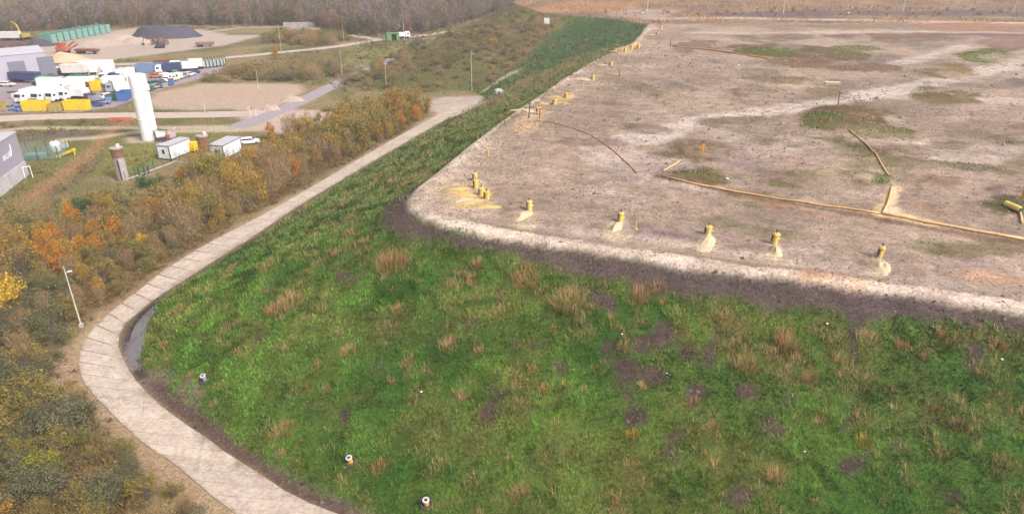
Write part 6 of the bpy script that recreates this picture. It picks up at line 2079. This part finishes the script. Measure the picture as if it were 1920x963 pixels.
def pipe(name, pts, rad, m, label, flanges=0, lift=0.0, group=None):
    G = smooth_line([ground(u, v) for u, v in pts], 2.2)
    G[:, 2] = bil(Z, G[:, 0], G[:, 1]) + rad * .75 + lift
    o0 = G[0].copy()
    t = thing(name, label, 'pipe', o0, 0, group)
    MB().tube([g_ - o0 for g_ in G], rad, 8).obj('pipe_run', M[m], t, 0, True)
    if flanges:
        for q in resample(G, flanges + 2)[1:-1]:
            k_ = int(np.argmin(((G - q) ** 2).sum(1)))
            k_ = min(max(k_, 1), len(G) - 2)
            d = G[k_ + 1] - G[k_ - 1]
            d /= np.linalg.norm(d)
            MB().tube([q - o0 - d * .09, q - o0 + d * .09], rad * 1.35, 8).obj('coupling', M[m], t)
    return t
pipe('gas_pipe', [(1022, 228), (1050, 234), (1078, 242), (1104, 252), (1130, 268), (1158, 290), (1178, 308), (1194, 324)], .09, 'pipe_brown', 'thin brown pipe curving across the left of the plateau', 3, group='pipes on the plateau')
pipe('gas_pipe', [(1240, 331), (1290, 343), (1340, 353), (1420, 367), (1500, 379), (1580, 391), (1650, 402)], .12, 'pipe_tan', 'long tan pipe running to the pale sand patch', 6, .05, 'pipes on the plateau')
pipe('gas_pipe', [(1657, 403), (1700, 410), (1755, 421), (1830, 435), (1918, 450)], .16, 'pipe_cream', 'thick cream pipe from the sand patch to the right edge', 5, .05, 'pipes on the plateau')
pipe('gas_pipe', [(1592, 244), (1616, 265), (1637, 285), (1652, 308), (1666, 330)], .11, 'pipe_tan', 'straight tan pipe below the green mound with the dark post', 3, .05, 'pipes on the plateau')
pipe('gas_pipe', [(1655, 402), (1662, 388), (1667, 374), (1672, 352)], .15, 'pipe_cream', 'short cream pipe crossing the pale sand patch', 1, .05, 'pipes on the plateau')
pipe('gas_pipe', [(1262, 88), (1310, 92), (1360, 98), (1410, 106), (1450, 110)], .2, 'pipe_brown', 'brown pipe in the far weeds of the plateau', 2, 0, 'pipes on the plateau')
pipe('gas_pipe', [(1908, 388), (1913, 404), (1916, 420)], .13, 'pipe_cream', 'short pale pipe beside the yellow drum at the right edge', 0, .05, 'pipes on the plateau')
pipe('gas_pipe', [(1244, 322), (1262, 312), (1276, 302)], .11, 'pipe_cream', 'short cream pipe leaning out of the weedy hollow', 0, .1, 'pipes on the plateau')
# yellow drum, orange stub
p = ground(1898, 392)
t = thing('yellow_drum', 'long yellow plastic drum lying by the right edge of the plateau', 'drum', p, R(-80))
MB().tube([(-1.2, 0, .38), (-1.1, 0, .38), (1.0, 0, .38), (1.12, 0, .38)], [.3, .36, .36, .3], 14).obj('shell', M['can'], t)
MB().tube([(1.12, 0, .38), (1.24, 0, .38)], .24, 12).obj('end_cap', M['dark_green'], t)
p = ground(1921, 372)
t = thing('gas_well', 'orange well head cut off by the right edge of the plateau', 'gas well', p)
MB().lathe([(.42, -.1), (.4, 1.3)], 14).obj('casing', M['well_orange'], t)
MB().lathe([(.5, 1.3), (.5, 1.42), (.15, 1.5)], 14).obj('flange', M['dark_metal'], t)
p = ground(1317, 282)
t = thing('gas_well', 'slim orange well head rising from the rusty weeds', 'gas well', p)
t.scale = (.62, .62, .8)
MB().lathe([(.24, -.1), (.22, 1.5)], 12).obj('casing', M['well_orange'], t)
MB().lathe([(.36, 1.5), (.36, 1.6), (.1, 1.66)], 12).obj('flange', M['dark_metal'], t)
MB().tube([(-.3, 0, 1.9), (.25, 0, 1.95)], .13, 8).obj('valve', M['dark_metal'], t)
for s_ in (-1, 1):
    MB().tube([(s_ * .18, -.1, 1.2), (s_ * .75, -.3, -.1)], .06, 6).obj('brace', M['well_orange'], t)
def post(u, v_, h, m, label, name='marker_post', lean=.1):
    p = ground(u, v_)
    t = thing(name, label, 'post', p, random.uniform(0, 6))
    MB().tube([(0, 0, -.2), (lean, 0, h)], [.11, .09], 8).obj('shaft', M[m], t)
    MB().box((lean, 0, h + .05), (.28, .28, .14)).obj('cap', M['dark_metal'], t)
    return t
post(1570, 203, 3.0, 'rust', 'dark rusty post on top of the green mound')
post(1556, 226, .8, 'well_orange', 'short orange stub below the rusty post')
post(991, 222, 2.6, 'dark_metal', 'black post by the left edge of the plateau', lean=-.35)
post(1012, 222, 1.8, 'maroon', 'brown post right of the black post on the left edge')
post(1162, 144, 1.8, 'maroon', 'small dark post in the open soil near the far left edge', lean=.3)
post(1257, 87, 1.8, 'maroon', 'dark post at the start of the far brown pipe')
for (u, v_, lab) in ((1560, 160, 'pale yellow box lying in the far weeds'),):
    t = thing('yellow_box', lab, 'box', ground(u, v_), R(-10))
    MB().box((0, 0, .35), (3.2, .9, .6)).obj('body', M['sand_yellow'], t, .06)
    MB().box((0, 0, .7), (3.3, 1.0, .12)).obj('lid', M['cream'], t)
for (u, v_, w_) in ((968, 246, 'nearest the black post'), (938, 268, 'between the black post and the corner cluster'), (916, 292, 'just above the corner cluster'), (1082, 174, 'past the sandy yellow wells'),
                    (1094, 163, 'before the halfway well'), (1130, 138, 'past the halfway well'), (1160, 112, 'below the far group'), (1212, 80, 'above the far group'), (1192, 430, 'right of the second front well')):
    p = ground(u, v_)
    t = thing('marker_stake', 'thin yellow marker stake on the plateau rim ' + w_, 'stake', p, random.uniform(0, 6), 'yellow marker stakes along the plateau rim')
    MB().tube([(0, 0, -.1), (random.uniform(-.15, .15), random.uniform(-.1, .1), 1.1)], [.07, .06], 6).obj('shaft', M['well_yellow'], t)
    MB().box((.02, 0, .06), (.5, .4, .1)).obj('foot_plate', M['sand_yellow'], t)
# scraps of white plastic and stones
SCR = [(1550, 611, .28, 'white plastic scrap on the bank below the dark soil'), (1748, 617, .2, 'tiny white scrap on the bank under the dark band at right'), (1877, 678, .3, 'white scrap standing near the right edge of the bank'),
       (1166, 630, .22, 'pale scrap beside the mauve scar in the middle of the bank'), (790, 738, .22, 'white scrap alone in the green middle of the bank'), (965, 497, .16, 'pale scrap under the plateau edge'),
       (1250, 700, .16, 'pale scrap on the large mauve scar'), (1508, 850, .16, 'tiny pale scrap low on the bank at right'), (261, 505, .22, 'white scrap in the brush left of the road'), (1363, 337, .55, 'white heap of rubble right of the weedy hollow'),
       (218, 866, .3, 'white scrap in the near thicket verge'), (1385, 124, .6, 'white scrap in the far weeds'), (1205, 26, 1.2, 'white block behind the far corner'), (1590, 26, 1.2, 'white block on the dark strip behind the plateau'),
       (895, 92, .7, 'pale boulder on the scrubby hill'), (132, 456, .35, 'white scrap among the orange bushes at left')]
for (u, v_, s_, lab) in SCR:
    p = ground(u, v_)
    r2 = random.Random(u)
    b = bmesh.new()
    bmesh.ops.create_icosphere(b, subdivisions=2, radius=1)
    for vv in b.verts:
        vv.co *= r2.uniform(.75, 1.2)
        vv.co.z *= .6
    me = bpy.data.meshes.new('white_scrap')
    b.to_mesh(me)
    b.free()
    me.materials.append(M['scrap'])
    o = link(bpy.data.objects.new('white_scrap', me))
    o.location = (p[0], p[1], p[2] + s_ * .35 + (.18 if bil(veg, p[0], p[1]) > .3 else 0))
    s_ *= .38
    o.scale = (s_ * 1.3, s_, s_)
    o.rotation_euler = (0, 0, r2.uniform(0, 3))
    tag(o, lab, 'scrap')
# ------------------------------------------------------------------ wells on the bank
def bank_well(u, v_, rz, orange, label):
    p = ground(u, v_)
    t = thing('bank_well', label, 'well', (p[0], p[1], p[2] + .02), rz, 'wells on the grass bank')
    t.scale = (.54, .54, .6)
    t.rotation_euler = (R(14), R(-4), rz)
    MB().lathe([(1.0, -.3), (1.0, .16), (.8, .24), (.66, .2), (.66, -.2)], 20).obj('ring', M['dark_metal'], t)
    MB().lathe([(.40, -.3), (.40, .95)], 20).obj('casing', M['well_orange'] if orange else M['grey'], t)
    MB().lathe([(.24, .96), (.52, .96), (.54, 1.0), (.54, 1.1), (.5, 1.13), (.26, 1.13), (.24, 1.0)], 20).obj('flange', M['plinth'], t)
    MB().lathe([(.2, .95), (.2, 1.16), (.06, 1.2)], 12).obj('plug', M['dark'], t)
    MB().tube([(-.35, .2, .6), (-.85, .35, .75), (-.95, .38, 1.0)], .15, 8).obj('branch_pipe', M['dark_metal'], t)
    MB().tube([(.0, .1, 1.15), (.0, .1, 1.45)], .05, 6).obj('valve_stem', M['silver'], t)
    return t
bank_well(658, 866, R(-20), True, 'orange well with white rim above the road, left of two')
bank_well(800, 945, R(10), True, 'orange well with white rim at the very bottom of the bank')
bank_well(384, 712, R(0), False, 'grey well with white rim at the foot of the bank near the bend')

# ------------------------------------------------------------------ haze: thin autumn air over the whole place
def haze(dens):
    top = CAM_H + 6
    b = MB().box((0, 0, (top - 2.5) / 2), (8600, 8600, top + 2.5))
    m = bpy.data.materials.new('haze_air')
    m.use_nodes = True
    n = m.node_tree
    n.nodes.clear()
    ou = n.nodes.new('ShaderNodeOutputMaterial')
    pv = n.nodes.new('ShaderNodeVolumePrincipled')
    pv.inputs['Color'].default_value = (0.93, 0.90, 0.93, 1)
    pv.inputs['Density'].default_value = dens
    pv.inputs['Anisotropy'].default_value = 0.2
    n.links.new(pv.outputs[0], ou.inputs['Volume'])
    o = b.obj('haze', m)
    tag(o, kind='stuff')
haze(0.0005)
